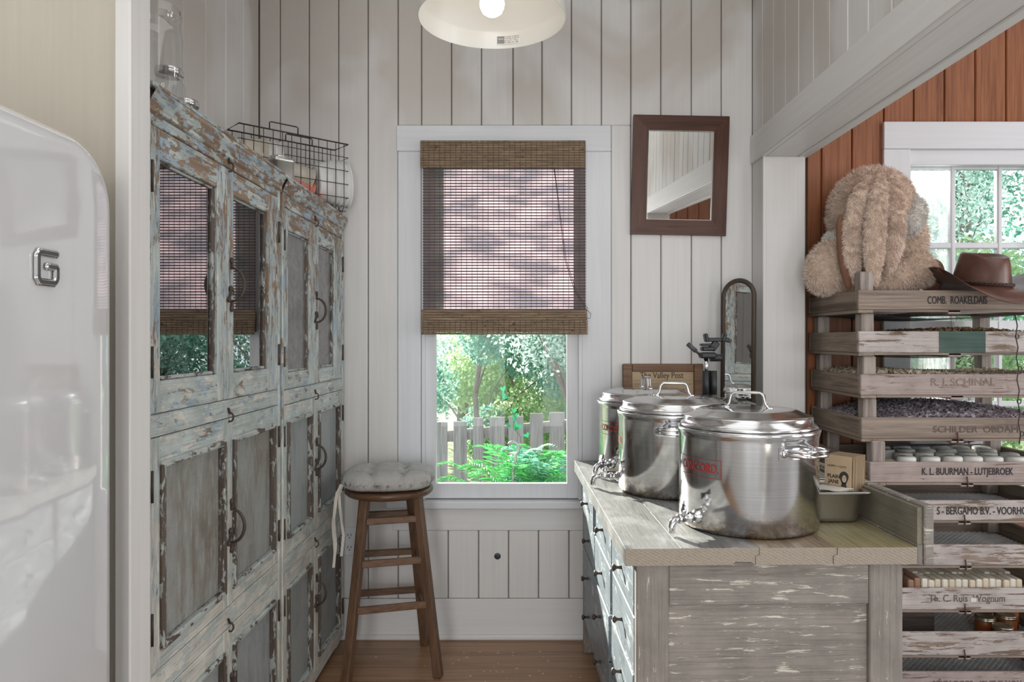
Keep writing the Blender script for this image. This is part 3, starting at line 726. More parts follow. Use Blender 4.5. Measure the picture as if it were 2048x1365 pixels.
# ------------------------------------------------------------------ fridge
enamel = G('white_enamel', .06, color=(.64, .64, .65), spec=.9); enamel.set('Coat Weight', 1.0); enamel.set('Coat Roughness', .03)
FX = -.70; fy0, fy1 = .64, 1.262; fz0, fz1 = .08, 1.665
fr = thing('fridge', 'rounded white enamel fridge at the left edge with a chrome letter', 'fridge', (-.93, (fy0 + fy1) / 2, 0))
MX = Matrix(((0, 0, 1, FX), (1, 0, 0, (fy0 + fy1) / 2), (0, 1, 0, (fz0 + fz1) / 2), (0, 0, 0, 1)))
W_, H_ = fy1 - fy0, fz1 - fz0
rings = []
for k in range(9):
    a = PI / 2 * k / 8; rr = .045; i_ = rr * (1 - math.cos(a)); rings.append((W_ - 2 * i_, H_ - 2 * i_, .115 - i_, -rr + rr * math.sin(a)))
rings = [(W_ - .004, H_ - .004, .113, -.066), (W_, H_, .115, -.062)] + rings
for k in range(1, 5): rings.append((W_ - .09 - .1 * k, H_ - .09 - .1 * k, .07, .0018 * k ** .7))
MB().rloft(rings, 10, M=MX).build('door', enamel.m, fr, True)
rb = [(W_ - .05, H_ - .05, .09, -.44)] + [(W_ - .008 - 2 * .04 * (1 - math.sin(PI / 2 * k / 6)), H_ - .008 - 2 * .04 * (1 - math.sin(PI / 2 * k / 6)), .11, -.42 + .04 * (1 - math.cos(PI / 2 * k / 6))) for k in range(7)] + [(W_ - .008, H_ - .008, .11, -.072)]
MB().rloft(rb, 10, M=MX).build('body', enamel.m, fr, True)
MB().rloft([(W_ - .03, H_ - .03, .1, -.0735), (W_ - .03, H_ - .03, .1, -.0645)], 8, M=MX).build('door_seal', M['blackgrey'], fr, True)
for y in (fy0 + .08, fy1 - .08):
    for x in (FX - .12, FX - .38): MB().lathe([(0, 0), (.022, 0), (.018, .02), (.016, .10), (0, .10)], 16, (x, y, 0)).build('foot', M['black'], fr, True)
# the chrome letter G
gy, gz, gw, gh = 1.056, 1.438, .046, .050
def gp(u, v, x=0): return Vector((FX + .0072 + x, gy + u * gw / 2, gz + v * gh / 2))
path = [(.95, .86), (-.7, .86), (-.92, .62), (-.92, -.62), (-.7, -.86), (.7, -.86), (.92, -.62), (.92, .08), (.1, .08)]
em = MB()
for p, q in zip(path[:-1], path[1:]): em.bar(gp(*p), gp(*q), .0105, .006, .002, up=(1, 0, 0))
for p in path: em.ball(gp(*p), (.003, .006, .006), 10, 6)
em = em.build('chrome_letter', M['chrome'], fr, True)
ei = MB()
for p, q in zip(path[:-1], path[1:]): ei.bar(gp(*p, x=.0024), gp(*q, x=.0024), .0055, .0026, .0004, up=(1, 0, 0))
ei.build('dark_inlay', M['blackgrey'], em, True)

# ------------------------------------------------------------------ things on the cupboards
def jar(name, label, loc, R, h, lid, neck=.82, grp='glass jars on the cupboard', body='jarglass', fill=None):
    t = thing(name, label, 'jar', loc, group=grp); nh = h * .83
    outer = [(0, .004), (R * .8, 0), (R * .97, .008), (R, .02), (R, nh * .86), (R * .95, nh * .93), (R * neck, nh), (R * neck, h * .9), (R * neck + .003, h * .91), (R * neck + .003, h * .93), (R * neck, h * .94), (R * neck, h - .004), (R * neck - .002, h)]
    inner = [(R * neck - .006, h - .004), (R * neck - .006, nh), (R * .91, nh * .9), (R - .007, nh * .84), (R - .007, .02), (R * .7, .012), (0, .012)]
    b = MB().lathe(outer, 40).build('glass', M[body], t)
    for k in range(3): MB().tube([(math.cos(a) * (R + .0006), math.sin(a) * (R + .0006), nh * (.5 + .12 * k)) for a in [(-2.4 + k * .2) + .12 * i for i in range(9 - 2 * k)]], .0022, 6).build('raised_mark', M['jarglass'], b) if body == 'jarglass' and R > .04 else None
    if lid: MB().lathe([(0, h + .002), (R * neck - .006, h + .002), (R * neck + .003, h), (R * neck + .0045, h - .006), (R * neck + .003, h - .008), (R * neck + .0045, h - .010), (R * neck + .0035, h - .018), (0, h - .016)], 40).build('lid', M['chrome' if lid is True else lid], t)
    if fill: MB().lathe([(0, .014), (R - .009, .014), (R - .009, nh * .85), (R * .8, nh * .9), (0, nh * .9)], 32).build('contents', fill, t)
    return t
jar('glass_jar', 'tall open glass jar, biggest of those on the nearer cupboard', (-.888, 1.77, 1.8795), .054, .265, None, .9)
jar('glass_jar', 'glass jar with a silver screw lid right behind the tall open jar', (-.955, 1.96, 1.8795), .040, .185, True, .8)
jar('glass_jar', 'low lidded jar, farthest along the nearer cupboard top', (-1.005, 2.16, 1.8795), .040, .165, True, .85)

# wire basket with plastic tubs
A = Vector((-1.086, 2.775, 1.8785)); B = Vector((-.742, 3.085, 1.8785)); L = (B - A).length; rz = math.atan2(B.y - A.y, B.x - A.x)
bk = thing('wire_basket', 'dark wire basket of plastic tubs set askew on the further cupboard', 'basket', A, rz)
dpt, hb = .12, .285; fl_ = .012
def P_(u, v, w): return Vector((u, v, w))
mb = MB()
mb.tube([P_(0, 0, hb), P_(L, 0, hb), P_(L, dpt, hb), P_(0, dpt, hb)], .0030, 6, True); mb.build('rim', M['blackwire'], bk)
mb = MB(); n = 12
for i in range(n):
    u = L * (i + .5) / n; mb.tube([P_(u, 0, hb), P_(u, 0, .018), P_(u, .014, .004), P_(u, dpt - .014, .004), P_(u, dpt, .018), P_(u, dpt, hb)], .0016, 5)
for k in range(1, 5):
    w = hb * k / 5; mb.tube([P_(0, -.001, w), P_(L, -.001, w), P_(L + .002, dpt, w), P_(0, dpt, w)], .0016, 5, True)
for v in (.02, .045, .07, .095): mb.tube([P_(0, v, .003), P_(L, v, .003)], .0016, 5)
mb.build('wire_grid', M['blackwire'], bk)
for v, u0 in ((-.001, .12), (dpt, .24)): MB().tube([P_(u0, v, hb - .002), P_(u0, v, hb + .026), P_(u0 + .006, v, hb + .03), P_(u0 + .112, v, hb + .03), P_(u0 + .118, v, hb + .026), P_(u0 + .118, v, hb - .002)], .0026, 6).build('carry_handle', M['blackwire'], bk)
pw = G('milky_plastic', .35, color=(.78, .77, .74)); pw.set('Subsurface Weight', .15); pw.set('Subsurface Radius', (.02, .02, .02))
pp = plain('salmon_plastic', (.80, .27, .20), .4, 0, .05); pc = plain('cream_plastic', (.66, .60, .50), .4, 0, .05)
def inb(u, v, w): return A + Matrix.Rotation(rz, 3, 'Z') @ Vector((u, v, w))
def tub(label, u, w, R, h, mat, ry=PI / 2, sx=1.0, sy=.6, flare=1.2, lip=.006):
    """an oval tub lying on its side: its axis runs along the basket"""
    t = thing('plastic_tub', label, 'tub', inb(u, dpt / 2, w), group='plastic tubs in the wire basket', rot=(Matrix.Rotation(rz, 3, 'Z') @ Matrix.Rotation(ry, 3, 'Y')).to_euler())
    F = R * flare
    MB().lathe([(0, 0), (R * .92, 0), (R, .005), (F, h), (F + lip, h), (F + lip, h + .004), (F - .002, h + .004), (R - .002, .008), (0, .003)], 36, sx=sx, sy=sy).build('cup', mat, t)
    MB().lathe([(R + (F - R) * .7, h * .72), (R + (F - R) * .72 + .004, h * .72), (R + (F - R) * .74 + .004, h * .76), (R + (F - R) * .78, h * .76)], 36, sx=sx, sy=sy).build('ridge', mat, t)
for k, nm in enumerate(('innermost', 'second', 'third', 'outermost')):
    tub(f'white tub, {nm} of the nested stack at the right end of the basket', .345 + .022 * k, .122, .078, .075, pw.m, PI / 2 - .06, 1, .58)
for k, nm in enumerate(('leftmost', 'middle', 'rightmost')):
    tub(f'cream tub, {nm} of the nested stack at the left end of the basket', .03 + .028 * k, .175, .074, .085, pc if k == 0 else pw.m, PI / 2 + .12, 1, .70)
tub('salmon pink tub lying on top of the other pink one', .215, .095, .040, .10, pp, PI / 2 + .28, .9, 1.0, 1.25)
tub('salmon pink tub lying lowest in the wire basket', .225, .055, .036, .12, pp, PI / 2 + .22, .9, 1.0, 1.25)
tub('milky tub lying over the pink tubs in the basket', .205, .15, .042, .11, pc, PI / 2 + .30, 1.0, 1.0, 1.2)
tn = thing('metal_tin', 'dull square metal tin in front of the wire basket', 'tin', (-.872, 2.60, 1.878), .75)
MB().rloft([(.075, .09, .012, 0), (.08, .095, .014, .004), (.08, .095, .014, .085), (.084, .099, .016, .086), (.084, .099, .016, .10), (.078, .093, .014, .102)], 5).build('tin_body', M['pansteel'], tn)
MB().lathe([(0, 0), (.03, 0), (.034, .002), (.034, .01), (0, .01)], 24, (0, 0, .101)).build('lid', M['chrome'], tn)
# ------------------------------------------------------------------ counter table on the right
CT = Vector((.259, 1.824, 0)); CR = 0.0247
GREY1, GREY2 = (.17, .145, .12), (.27, .235, .195)
M['endx'] = chippy('grey_table_paint_across', 'x', [((.265, .24, .215), .80), ((.62, .60, .525), .30)], GREY1, GREY2, st=(6, 55))
M['endz'] = chippy('grey_table_paint_upright', 'z', [((.26, .235, .21), .85), ((.58, .56, .49), .22)], GREY1, GREY2, st=(7, 55))
def tabletop(name, pale, c1, c2, c3, rough):
    g = G(name, rough, spec=.6); a = g.noise(g.co(stretch('y', 1.2, 18)), 1.6, 7, .65, 1.5); b = g.noise(g.co(stretch('y', 5, 130)), 1.5, 4, .65, .3)
    d = g.noise(g.co((7, 5, 7)), 1.3, 6, .7)
    col = g.ramp(a, [(.28, c1), (.5, c2), (.72, c3)]); col = g.mix(g.ramp(d, [(.5, 0.0), (.62, .8)]), col, pale)
    g.set('Base Color', g.mix(.5, col, g.ramp(b, [(.32, .3), (.62, 1.0)]), 'MULTIPLY')); g.bump(g.math('ADD', b, a), .45, .002)
    g.set('Roughness', g.ramp(b, [(.3, rough + .2), (.7, rough)])); return g.m
M['top1'] = tabletop('blue_grey_table_board', (.36, .365, .36), (.09, .088, .085), (.24, .24, .235), (.15, .15, .15), .30)
M['top2'] = tabletop('brown_table_board', (.36, .32, .24), (.13, .085, .05), (.30, .22, .14), (.20, .14, .09), .33)
M['top3'] = tabletop('yellow_green_table_board', (.40, .39, .24), (.20, .14, .06), (.37, .33, .18), (.30, .21, .10), .36)
M['blued'] = chippy('blue_grey_drawer_paint', 'y', [((.215, .255, .285), .72), ((.45, .49, .51), .30)], (.13, .15, .16), (.22, .25, .27), rough=.38)
g = G('end_grain', .7); rr_ = g.n('ShaderNodeTexWave', wave_type='RINGS', rings_direction='Y'); 
mp = g.n('ShaderNodeMapping'); mp.inputs['Location'].default_value = (-.47, 0, -.70); g.t.links.new(g.co((1, 1, 1)), mp.inputs[0]); g.t.links.new(mp.outputs[0], rr_.inputs[0])
rr_.inputs['Scale'].default_value = 46; rr_.inputs['Distortion'].default_value = 5.0; rr_.inputs['Detail'].default_value = 3; rr_.inputs['Detail Scale'].default_value = 4
g.set('Base Color', g.ramp(rr_.outputs['Fac'], [(.1, (.26, .22, .175)), (.8, (.33, .285, .23))])); g.bump(rr_.outputs['Fac'], .15, .001); M['endgrain'] = g.m

tb = thing('work_table', 'worn grey wooden work table with small drawers under the steel pots', 'table', CT, CR)
ZT = .806; th = .043; LEN = 1.335
for i, (a, b, m) in enumerate(((0, .1414, 'top1'), (.142, .3406, 'top1'), (.3412, .5388, 'top2'), (.5394, .743, 'top3'))):
    # board with a stepped tongue on its right flank: profile drawn in the front plane, swept along the depth
    tl = .010 if i else 0; tr_ = .010 if i < 3 else 0; z0, z1, zm = ZT - th, ZT, ZT - th * .48
    if i == 1: prof = [(a - tl, z0), (a + .13, z0), (a + .138, z0 + .008), (a + .178, z0 + .007), (b - tr_, z0), (b - tr_, zm), (b, zm + .003), (b, z1 - .0001), (b - .0001, z1), (a + .0001, z1), (a, z1 - .0001), (a, zm + .003), (a - tl, zm)]
    else: prof = [(a - tl, z0), (b - tr_, z0), (b - tr_, zm), (b, zm + .003), (b, z1 - .0001), (b - .0001, z1), (a + .0001, z1), (a, z1 - .0001), (a, zm + .003), (a - tl, zm)]
    n = len(prof); dv = (0, .003, .001, -.002)[i]
    mb = MB().add([(x, dv, z) for x, z in prof] + [(x, LEN, z) for x, z in prof], [[j, (j + 1) % n, n + (j + 1) % n, n + j] for j in range(n)] + [list(range(n, 2 * n))])
    mb.add([(x, dv, z) for x, z in prof], [list(range(n))[::-1]], mi=1)
    mb.build('top_board', [M[m], M['endgrain']], tb)
MB().bx(.7455, .7595, .0, LEN, ZT - th - .002, ZT + .004, .002).build('edge_strip', M['endz'], tb)
bb = MB().bx(.761, .786, -.004, LEN, ZT - th - .004, .912, .003).build('backboard', M['endx'], tb)
MB().bx(.748, .7608, .006, LEN, ZT + .001, .905, .001).build('backboard_facing', chippy('olive_backboard_paint', 'y', [((.235, .215, .165), .85), ((.5, .47, .38), .10)], GREY1, GREY2), tb)
# end panel with stiles, rail and recessed panel; drawer chest; legs
u0, u1, v0 = .034, .727, .035
zb = ZT - th - .0015
MB().bx(u0, .118, v0, v0 + .03, 0, zb, .003).build('end_stile', M['endz'], tb)
MB().bx(.640, u1, v0, v0 + .03, 0, zb, .003).build('end_stile', M['endz'], tb)
MB().bx(.1185, .6395, v0 + .002, v0 + .03, .648, zb, .003).build('end_rail', M['endx'], tb)
MB().bx(.1185, .6395, v0 + .002, v0 + .03, .10, .20, .003).build('end_rail', M['endx'], tb)
MB().bx(.1185, .6395, v0 + .014, v0 + .03, .2005, .6475, .001).build('end_panel', M['endx'], tb)
MB().bx(u0 + .018, u1, v0 + .031, LEN - .03, .11, .125, .001).bx(u1 - .015, u1, v0 + .031, LEN - .03, .125, zb, .001).bx(u0 + .018, u1, LEN - .05, LEN - .03, .125, zb, .001).build('carcass', M['endz'], tb)
MB().bx(u0 + .026, u0 + .034, v0 + .032, LEN - .052, .126, zb - .001, .0005).build('drawer_backing', M['joint'], tb)
for vv in (LEN - .08,):
    for uu in (u0, u1 - .05): MB().bx(uu, uu + .05, vv, vv + .05, 0, zb, .003).build('leg', M['endz'], tb)
cols = [(v0 + .034, .452), (.474, .868), (.890, 1.252)]
for (a, b) in ((.454, .472), (.870, .888)): MB().bx(u0 + .004, u0 + .026, a, b, .11, zb, .002).build('drawer_post', M['blued'], tb)
rows = [(.609, .755), (.459, .6065), (.309, .4565), (.150, .3065)]
rowdv = random.Random(4)
for (a, b) in cols:
    for (c, d) in rows:
        o_ = rowdv.uniform(-.003, .007)
        dr = MB().bx(u0 - .002 - o_, u0 + .025, a + .002, b - .002, c + .001, d - .001, .002).build('drawer', M['blued'], tb)
        y_, z_ = (a + b) / 2, (c + d) / 2 - .004
        MB().lathe([(0, 0), (.006, 0), (.0045, .006), (.004, .014), (.007, .018), (.0105, .022), (.0105, .025), (.006, .028), (0, .0285)], 14, (u0 - .002 - o_, y_, z_), (-1, 0, 0)).build('knob', M['iron'], dr)

# ------------------------------------------------------------------ steel pots
RB = .1925
def bend(vs, R, z0, ang0=0.0):
    return [Vector(((R + p[2]) * math.cos(ang0 + p[0] / R), (R + p[2]) * math.sin(ang0 + p[0] / R), z0 + p[1])) for p in vs]
TXT = text_mesh('CONCORD.', .036, 0)
_w = max(p.x for p in TXT[0]) - min(p.x for p in TXT[0]); TXT = ([Vector((p.x * .140 / _w, p.y * .95, 0)) for p in TXT[0]], TXT[1])
def pot(label, x, y, facing, bar_ang, lidlift=0):
    base = math.atan2(-y, -x)
    t = thing('steel_pot', label, 'pot', (x, y, ZT + .001), base + math.radians(facing), group='lidded steel pots with taps')
    H = .278
    MB().lathe([(0, 0), (RB - .012, 0), (RB - .004, .003), (RB, .012), (RB, H - .026), (RB + .0025, H - .018), (RB + .005, H - .010), (RB + .0055, H - .004), (RB + .003, H), (RB - .004, H), (RB - .006, H - .01), (RB - .006, .02), (0, .02)], 96).build('body', M['steel'], t)
    ld = MB().lathe([(RB - .004, H + .001), (RB - .002, H + .004), (RB - .006, H + .010), (RB - .014, H + .013), (RB - .0145, H + .030), (RB - .018, H + .034), (RB - .030, H + .037), (RB - .058, H + .049), (RB - .064, H + .0505), (.03, H + .053), (0, H + .053), (0, H + .049), (.1, H + .045), (RB - .03, H + .03), (RB - .02, H)], 96).build('lid', M['steel'], t)
    # lid handle
    a = base + math.radians(bar_ang) - t.rotation_euler.z; ca, sa = math.cos(a), math.sin(a); hz = H + .052
    def q(u, v, z): return (ca * u - sa * v, sa * u + ca * v, hz + z)
    for off in (-.0045, .0045): MB().tube([q(-.066, off, .001), q(-.058, off, .002), q(-.050, off, .012), q(-.045, off, .036), q(-.036, off, .044), q(.036, off, .044), q(.045, off, .036), q(.050, off, .012), q(.058, off, .002), q(.066, off, .001)], .0042, 8).build('lid_handle', M['chrome'], ld)
    for u in (-.06, .06): MB().lathe([(0, -.004), (.011, -.004), (.011, 0), (.007, .003), (0, .004)], 16, q(u, 0, .002)).build('rivet', M['chrome'], ld)
    # side handles
    for sg in (1, -1):
        a0 = sg * PI / 2; hz2 = .225
        pl = MB(); pv = [(u, v, .0008) for v in (-.016, .016) for u in [-.075 + .15 * i / 10 for i in range(11)]]
        pl.add(bend(pv, RB, hz2, a0), [[i, i + 1, 12 + i, 11 + i] for i in range(10)], True); hp = pl.build('handle_plate', M['chrome'], t)
        for off in (.007, -.007):
            pts = []
            for i in range(15):
                u = -.060 + .12 * i / 14; o_ = .006 + .046 * min(1, math.sin(PI * i / 14) * 1.5); pts.append(bend([(u, off * (1 - .3 * abs(i - 7) / 7) + .004, o_)], RB, hz2, a0)[0])
            MB().tube(pts, .0048, 8).build('side_handle', M['chrome'], hp)
        for u in (-.060, .060): MB().lathe([(0, 0), (.010, 0), (.010, .004), (.006, .008), (0, .008)], 14, bend([(u, 0, .001)], RB, hz2, a0)[0], (math.cos(a0 + u / RB), math.sin(a0 + u / RB), 0)).build('rivet', M['chrome'], hp)
    # printed label
    v, f = TXT; lt = MB()
    for i_, (du, dv) in enumerate(((-.0008, 0), (.0008, 0), (0, .0005), (0, -.0005))): lt.add(bend([(p.x + du, p.y + dv, .0006 + .00004 * i_) for p in v], RB, .176), f)
    lt.build('lettering', M['red'], t)
    mb = MB(); w, h = .078, .0255
    for (ax, bx2, ay, by) in ((-w, w, h - .0012, h), (-w, w, -h, -h + .0012), (-w, -w + .0014, -h, h), (w - .0014, w, -h, h)):
        k = 16; pv = [(ax + (bx2 - ax) * i / k, yy, .0006) for yy in (ay, by) for i in range(k + 1)]
        mb.add(bend(pv, RB, .176), [[i, i + 1, k + 2 + i, k + 1 + i] for i in range(k)])
    mb.build('label_border', M['red'], t)
    # tap
    zz = .040; R0 = RB
    tp = MB().lathe([(0, -.004), (.020, -.004), (.020, 0), (.017, .002), (.017, .007), (.012, .008), (.012, .022), (.0145, .023), (.0145, .032), (.011, .033), (.011, .060), (.0135, .061), (.0135, .066), (.010, .067), (.010, .072), (0, .072)], 20, (R0, 0, zz), (1, 0, 0)).build('tap', M['chrome'], t)
    MB().tube([(R0 + .066, 0, zz), (R0 + .078, 0, zz - .001), (R0 + .087, 0, zz - .008), (R0 + .090, 0, zz - .018), (R0 + .091, 0, zz - .033)], [.0105, .0105, .0105, .010, .0095], 14).build('spout', M['chrome'], tp)
    MB().lathe([(0, 0), (.008, 0), (.008, .016), (.0055, .018), (.0055, .026), (0, .026)], 14, (R0 + .048, 0, zz + .010)).build('valve', M['chrome'], tp)
    MB().add([(R0 + .048 + p[0] * .7, p[0] * .7 + p[1], zz + p[2]) for e in (-.003, .003) for p in ((-.021, e, .044), (-.021, e, .026), (-.006, e, .032), (.006, e, .032), (.021, e, .026), (.021, e, .044), (.006, e, .040), (-.006, e, .040))],
             [[0, 1, 2, 7], [2, 3, 6, 7], [3, 4, 5, 6], [8, 15, 10, 9], [10, 15, 14, 11], [11, 14, 13, 12]] + [[i, 8 + i, 8 + (i + 1) % 8, (i + 1) % 8] for i in range(8)]).build('butterfly_handle', M['blackgrey'], tp)
    return t
pot('front steel pot, nearest, with its whole boxed red label showing', .648, 2.09, -43.5, 83)
pot('middle steel pot with brown scorching, partly behind the front pot', .532, 2.55, -87, 96)
pot('rear steel pot in the corner against the framed newspaper', .505, 2.965, -43, 15)

# glass jar with a glass knob lid behind the front pot
gj = thing('lidded_glass_jar', 'glass jar with domed glass lid and knob behind the front pot', 'jar', (.79, 2.75, ZT + .001))
MB().lathe([(0, 0), (.085, 0), (.098, .008), (.104, .03), (.105, .22), (.100, .245), (.098, .262), (.094, .262)], 48).build('glass', M['jarglass'], gj)
M['canister'] = glassy('thick_canister_glass', 2.6, (.90, .93, .93))
MB().lathe([(.108, .264), (.110, .268), (.108, .273), (.085, .288), (.050, .302), (.022, .308), (.014, .313), (.012, .318), (.020, .322), (.028, .331), (.029, .338), (.024, .348), (.012, .353), (0, .354)], 48).build('lid', M['canister'], gj)

# steel food pans with paper bags
def pan(label, x, y, rz_, sx=.166, sy=.176, h=.092):
    t = thing('steel_pan', label, 'pan', (x, y, ZT + .001), rz_, group='steel food pans')
    MB().rloft([(sx * .74, sy * .74, .028, 0), (sx * .82, sy * .82, .034, .004), (sx * .85, sy * .85, .036, .014), (sx * .93, sy * .93, .036, h - .024), (sx * .955, sy * .955, .036, h - .020), (sx * .965, sy * .965, .036, h - .004), (sx, sy, .034, h - .001), (sx + .022, sy + .022, .024, h - .001), (sx + .022, sy + .022, .024, h - .004)], 6, cap1=False)\
        .rloft([(sx * .70, sy * .70, .028, .004), (sx * .80, sy * .80, .032, .012), (sx * .91, sy * .91, .034, h - .020), (sx * .95, sy * .95, .034, h - .003), (sx, sy, .032, h), (sx + .022, sy + .022, .022, h), (sx + .022, sy + .022, .022, h - .003)], 6, cap1=False).build('pan_body', M['pansteel'], t)
    return t
pan('steel food pan in front, holding the stack of kraft bags', .905, 2.155, .0)
pan('steel food pan behind the bag-filled pan, mostly hidden', .895, 2.365, .0)
kraft = [plain('kraft_paper', (.50, .37, .235), .85, 0, .07, 12), plain('kraft_paper_light', (.56, .44, .30), .85, 0, .07, 12), plain('white_paper', (.68, .65, .58), .85, 0, .04, 12)]
def bagmesh(w, h, t, mat, curl):
    mb = MB(); n = 8; vs = []
    for s in (0, 1):
        for i in range(n + 1):
            k = i / n; c = curl * k ** 2.2
            for u in (-w / 2, w / 2): vs.append((u, c + (t * s) * (1 - .5 * k), h * k))
    m = 2 * (n + 1); fs = []
    for s in (0, 1):
        for i in range(n): q = s * m + 2 * i; fs.append([q, q + 1, q + 3, q + 2])
    for i in range(n):
        for e in (0, 1): fs.append([2 * i + e, 2 * i + 2 + e, m + 2 * i + 2 + e, m + 2 * i + e])
    fs.append([2 * n, 2 * n + 1, m + 2 * n + 1, m + 2 * n]); return mb.add(vs, fs, True)
zbag = ZT + .016
first = thing('paper_bag', 'front kraft paper bag, printed with a woman and lettering, in the steel pan', 'paper bag', (.918, 2.118, zbag), -.10, 'kraft paper bags in the pan', rot=(-.04, 0, -.93))
MB().xf(Matrix()).add(*[(lambda b: b.v)(bagmesh(.082, .172, .0035, None, .0)), (lambda b: b.f)(bagmesh(.082, .172, .0035, None, .0))]).build('paper', kraft[0], first)
for body, sz, bo, u, z in (('HOPPY + OATS', .0085, .00015, -.003, .140), ('PLAIN', .0145, .0005, -.012, .110), ('JANE', .0145, .0005, -.012, .095)):
    v, f = text_mesh(body, sz, bo); MB().add([(p.x + u, -.0006, p.y + z) for p in v], f).build('print', M['ink'], first)
# small woodcut style head of a woman with bobbed hair
pm = MB(); cx, cz = .020, .110
hair = [(cx + .0135 * math.cos(a) * (1 + .12 * math.sin(3 * a)), -.0006, cz + .0185 * math.sin(a)) for a in [2 * PI * i / 24 for i in range(24)]]
pm.add(hair, [list(range(24))]); pm.add([(cx - .009, -.0006, cz - .030), (cx + .009, -.0006, cz - .030), (cx + .006, -.0006, cz - .014), (cx - .006, -.0006, cz - .014)], [[0, 1, 2, 3]]); pm.build('print', M['ink'], first)
fm_ = MB().add([(cx + .001 + .0068 * math.cos(a), -.0009, cz - .003 + .0105 * math.sin(a)) for a in [2 * PI * i / 18 for i in range(18)]], [list(range(18))]); fm_.build('print', kraft[1], first)
fe_ = MB()
for (a, b, w, h) in ((-.0018, .001, .003, .0011), (.004, .001, .003, .0011), (.0012, -.0075, .0042, .0011), (.0012, -.003, .001, .0035)): fe_.add([(cx + a + i * w / 2, -.0012, cz + b + j * h / 2) for i, j in ((-1, -1), (1, -1), (1, 1), (-1, 1))], [[0, 1, 2, 3]])
fe_.build('print', M['ink'], first)
ORD = 'first second third fourth fifth sixth seventh eighth ninth tenth eleventh twelfth thirteenth fourteenth fifteenth sixteenth seventeenth eighteenth nineteenth twentieth twenty-first twenty-second twenty-third twenty-fourth twenty-fifth'.split()
rb_ = random.Random(3); bm3 = [bagmesh(.082, .172, .0028, None, .004).mesh('paper', kraft[i]) for i in range(2)]
for i in range(15):
    t = thing('paper_bag', f'{ORD[i]} kraft bag standing in the row behind the printed bag', 'paper bag', (.918 + .0040 * (i + 1.4), 2.118 + .0030 * (i + 1.4) + rb_.uniform(-.001, .001), zbag), -.10, 'kraft paper bags in the pan', rot=(-.04 + .002 * i, 0, -.93 + rb_.uniform(-.02, .02)))
    link('paper', bm3[i % 2], t)
b2 = thing('paper_bag', 'gaping kraft bag in the rear pan, half hidden by the pot', 'paper bag', (.865, 2.34, zbag), .3, 'kraft paper bags in the pan', rot=(-.1, .05, .35)); link('paper', bm3[0], b2)
b3 = thing('paper_bag', 'white lined bag leaning in the rear pan beside the kraft one', 'paper bag', (.90, 2.375, zbag), .3, 'kraft paper bags in the pan', rot=(-.05, -.1, .1)); MB().add(bagmesh(.07, .15, .012, None, .01).v, bagmesh(.07, .15, .012, None, .01).f).build('paper', kraft[2], b3)
nk = MB(); nv = [(-.06 + .12 * i / 6, -.035 + .07 * j / 4, .004 * math.sin(i * 1.3 + j)) for j in range(5) for i in range(7)]
nk.add(nv + [(a, b, c - .004) for a, b, c in nv], [[j * 7 + i, j * 7 + i + 1, j * 7 + i + 8, j * 7 + i + 7] for j in range(4) for i in range(6)] + [[35 + j * 7 + i + 7, 35 + j * 7 + i + 8, 35 + j * 7 + i + 1, 35 + j * 7 + i] for j in range(4) for i in range(6)], True)
o = nk.build('paper_napkin', kraft[2], None, loc=(.885, 2.098, ZT + .0975), rot=(0, .0, .1)); tag(o, 'folded white paper lying across the front of the steel pan', 'napkin')

# ------------------------------------------------------------------ against the back wall
darkwood = wood('dark_red_frame_wood', (.055, .02, .012), (.105, .04, .022), 'z', rough=.45); darkx = wood('dark_red_frame_rail', (.055, .02, .012), (.105, .04, .022), 'x', rough=.45)
def frame_strips(parent, w, h, fw_, t, mz, mx, inner=.006):
    for sg in (-1, 1):
        a = sg * w / 2; b = sg * (w / 2 - fw_)
        MB().add([(a, 0, -h / 2), (a, 0, h / 2), (b, -.004, h / 2 - fw_), (b, -.004, -h / 2 + fw_), (a, t, -h / 2), (a, t, h / 2), (b, t, h / 2 - fw_), (b, t, -h / 2 + fw_)],
                 [[0, 1, 2, 3], [4, 7, 6, 5], [0, 4, 5, 1], [3, 2, 6, 7], [0, 3, 7, 4], [1, 5, 6, 2]]).build('frame_stile', mz, parent)
        a = sg * h / 2; b = sg * (h / 2 - fw_)
        MB().add([(-w / 2, 0, a), (w / 2, 0, a), (w / 2 - fw_, -.004, b), (-w / 2 + fw_, -.004, b), (-w / 2, t, a), (w / 2, t, a), (w / 2 - fw_, t, b), (-w / 2 + fw_, t, b)],
                 [[0, 1, 2, 3], [4, 7, 6, 5], [0, 4, 5, 1], [3, 2, 6, 7], [0, 3, 7, 4], [1, 5, 6, 2]]).build('frame_rail', mx, parent)
wm = thing('wall_mirror', 'dark red-brown framed rectangular mirror hanging on the white boards', 'mirror', (X(1357.5), YB - .028, Z(354)), rot=(.047, .019, 0))
frame_strips(wm, .421, .523, .0665, .022, darkwood, darkx)
MB().bx(-.146, .146, .005, .009, -.197, .197, .0005).build('mirror_glass', M['mirror'], wm)
mm = MB()
for a, b in ((-.146, -.141), (.141, .146)): mm.bx(a, b, .0005, .006, -.196, .196, .001)
for a, b in ((-.196, -.192), (.192, .196)): mm.bx(-.146, .146, .0005, .006, a, b, .001)
mm.build('mirror_bevel', plain('tarnished_bevel', (.55, .53, .48), .3, .5), wm)

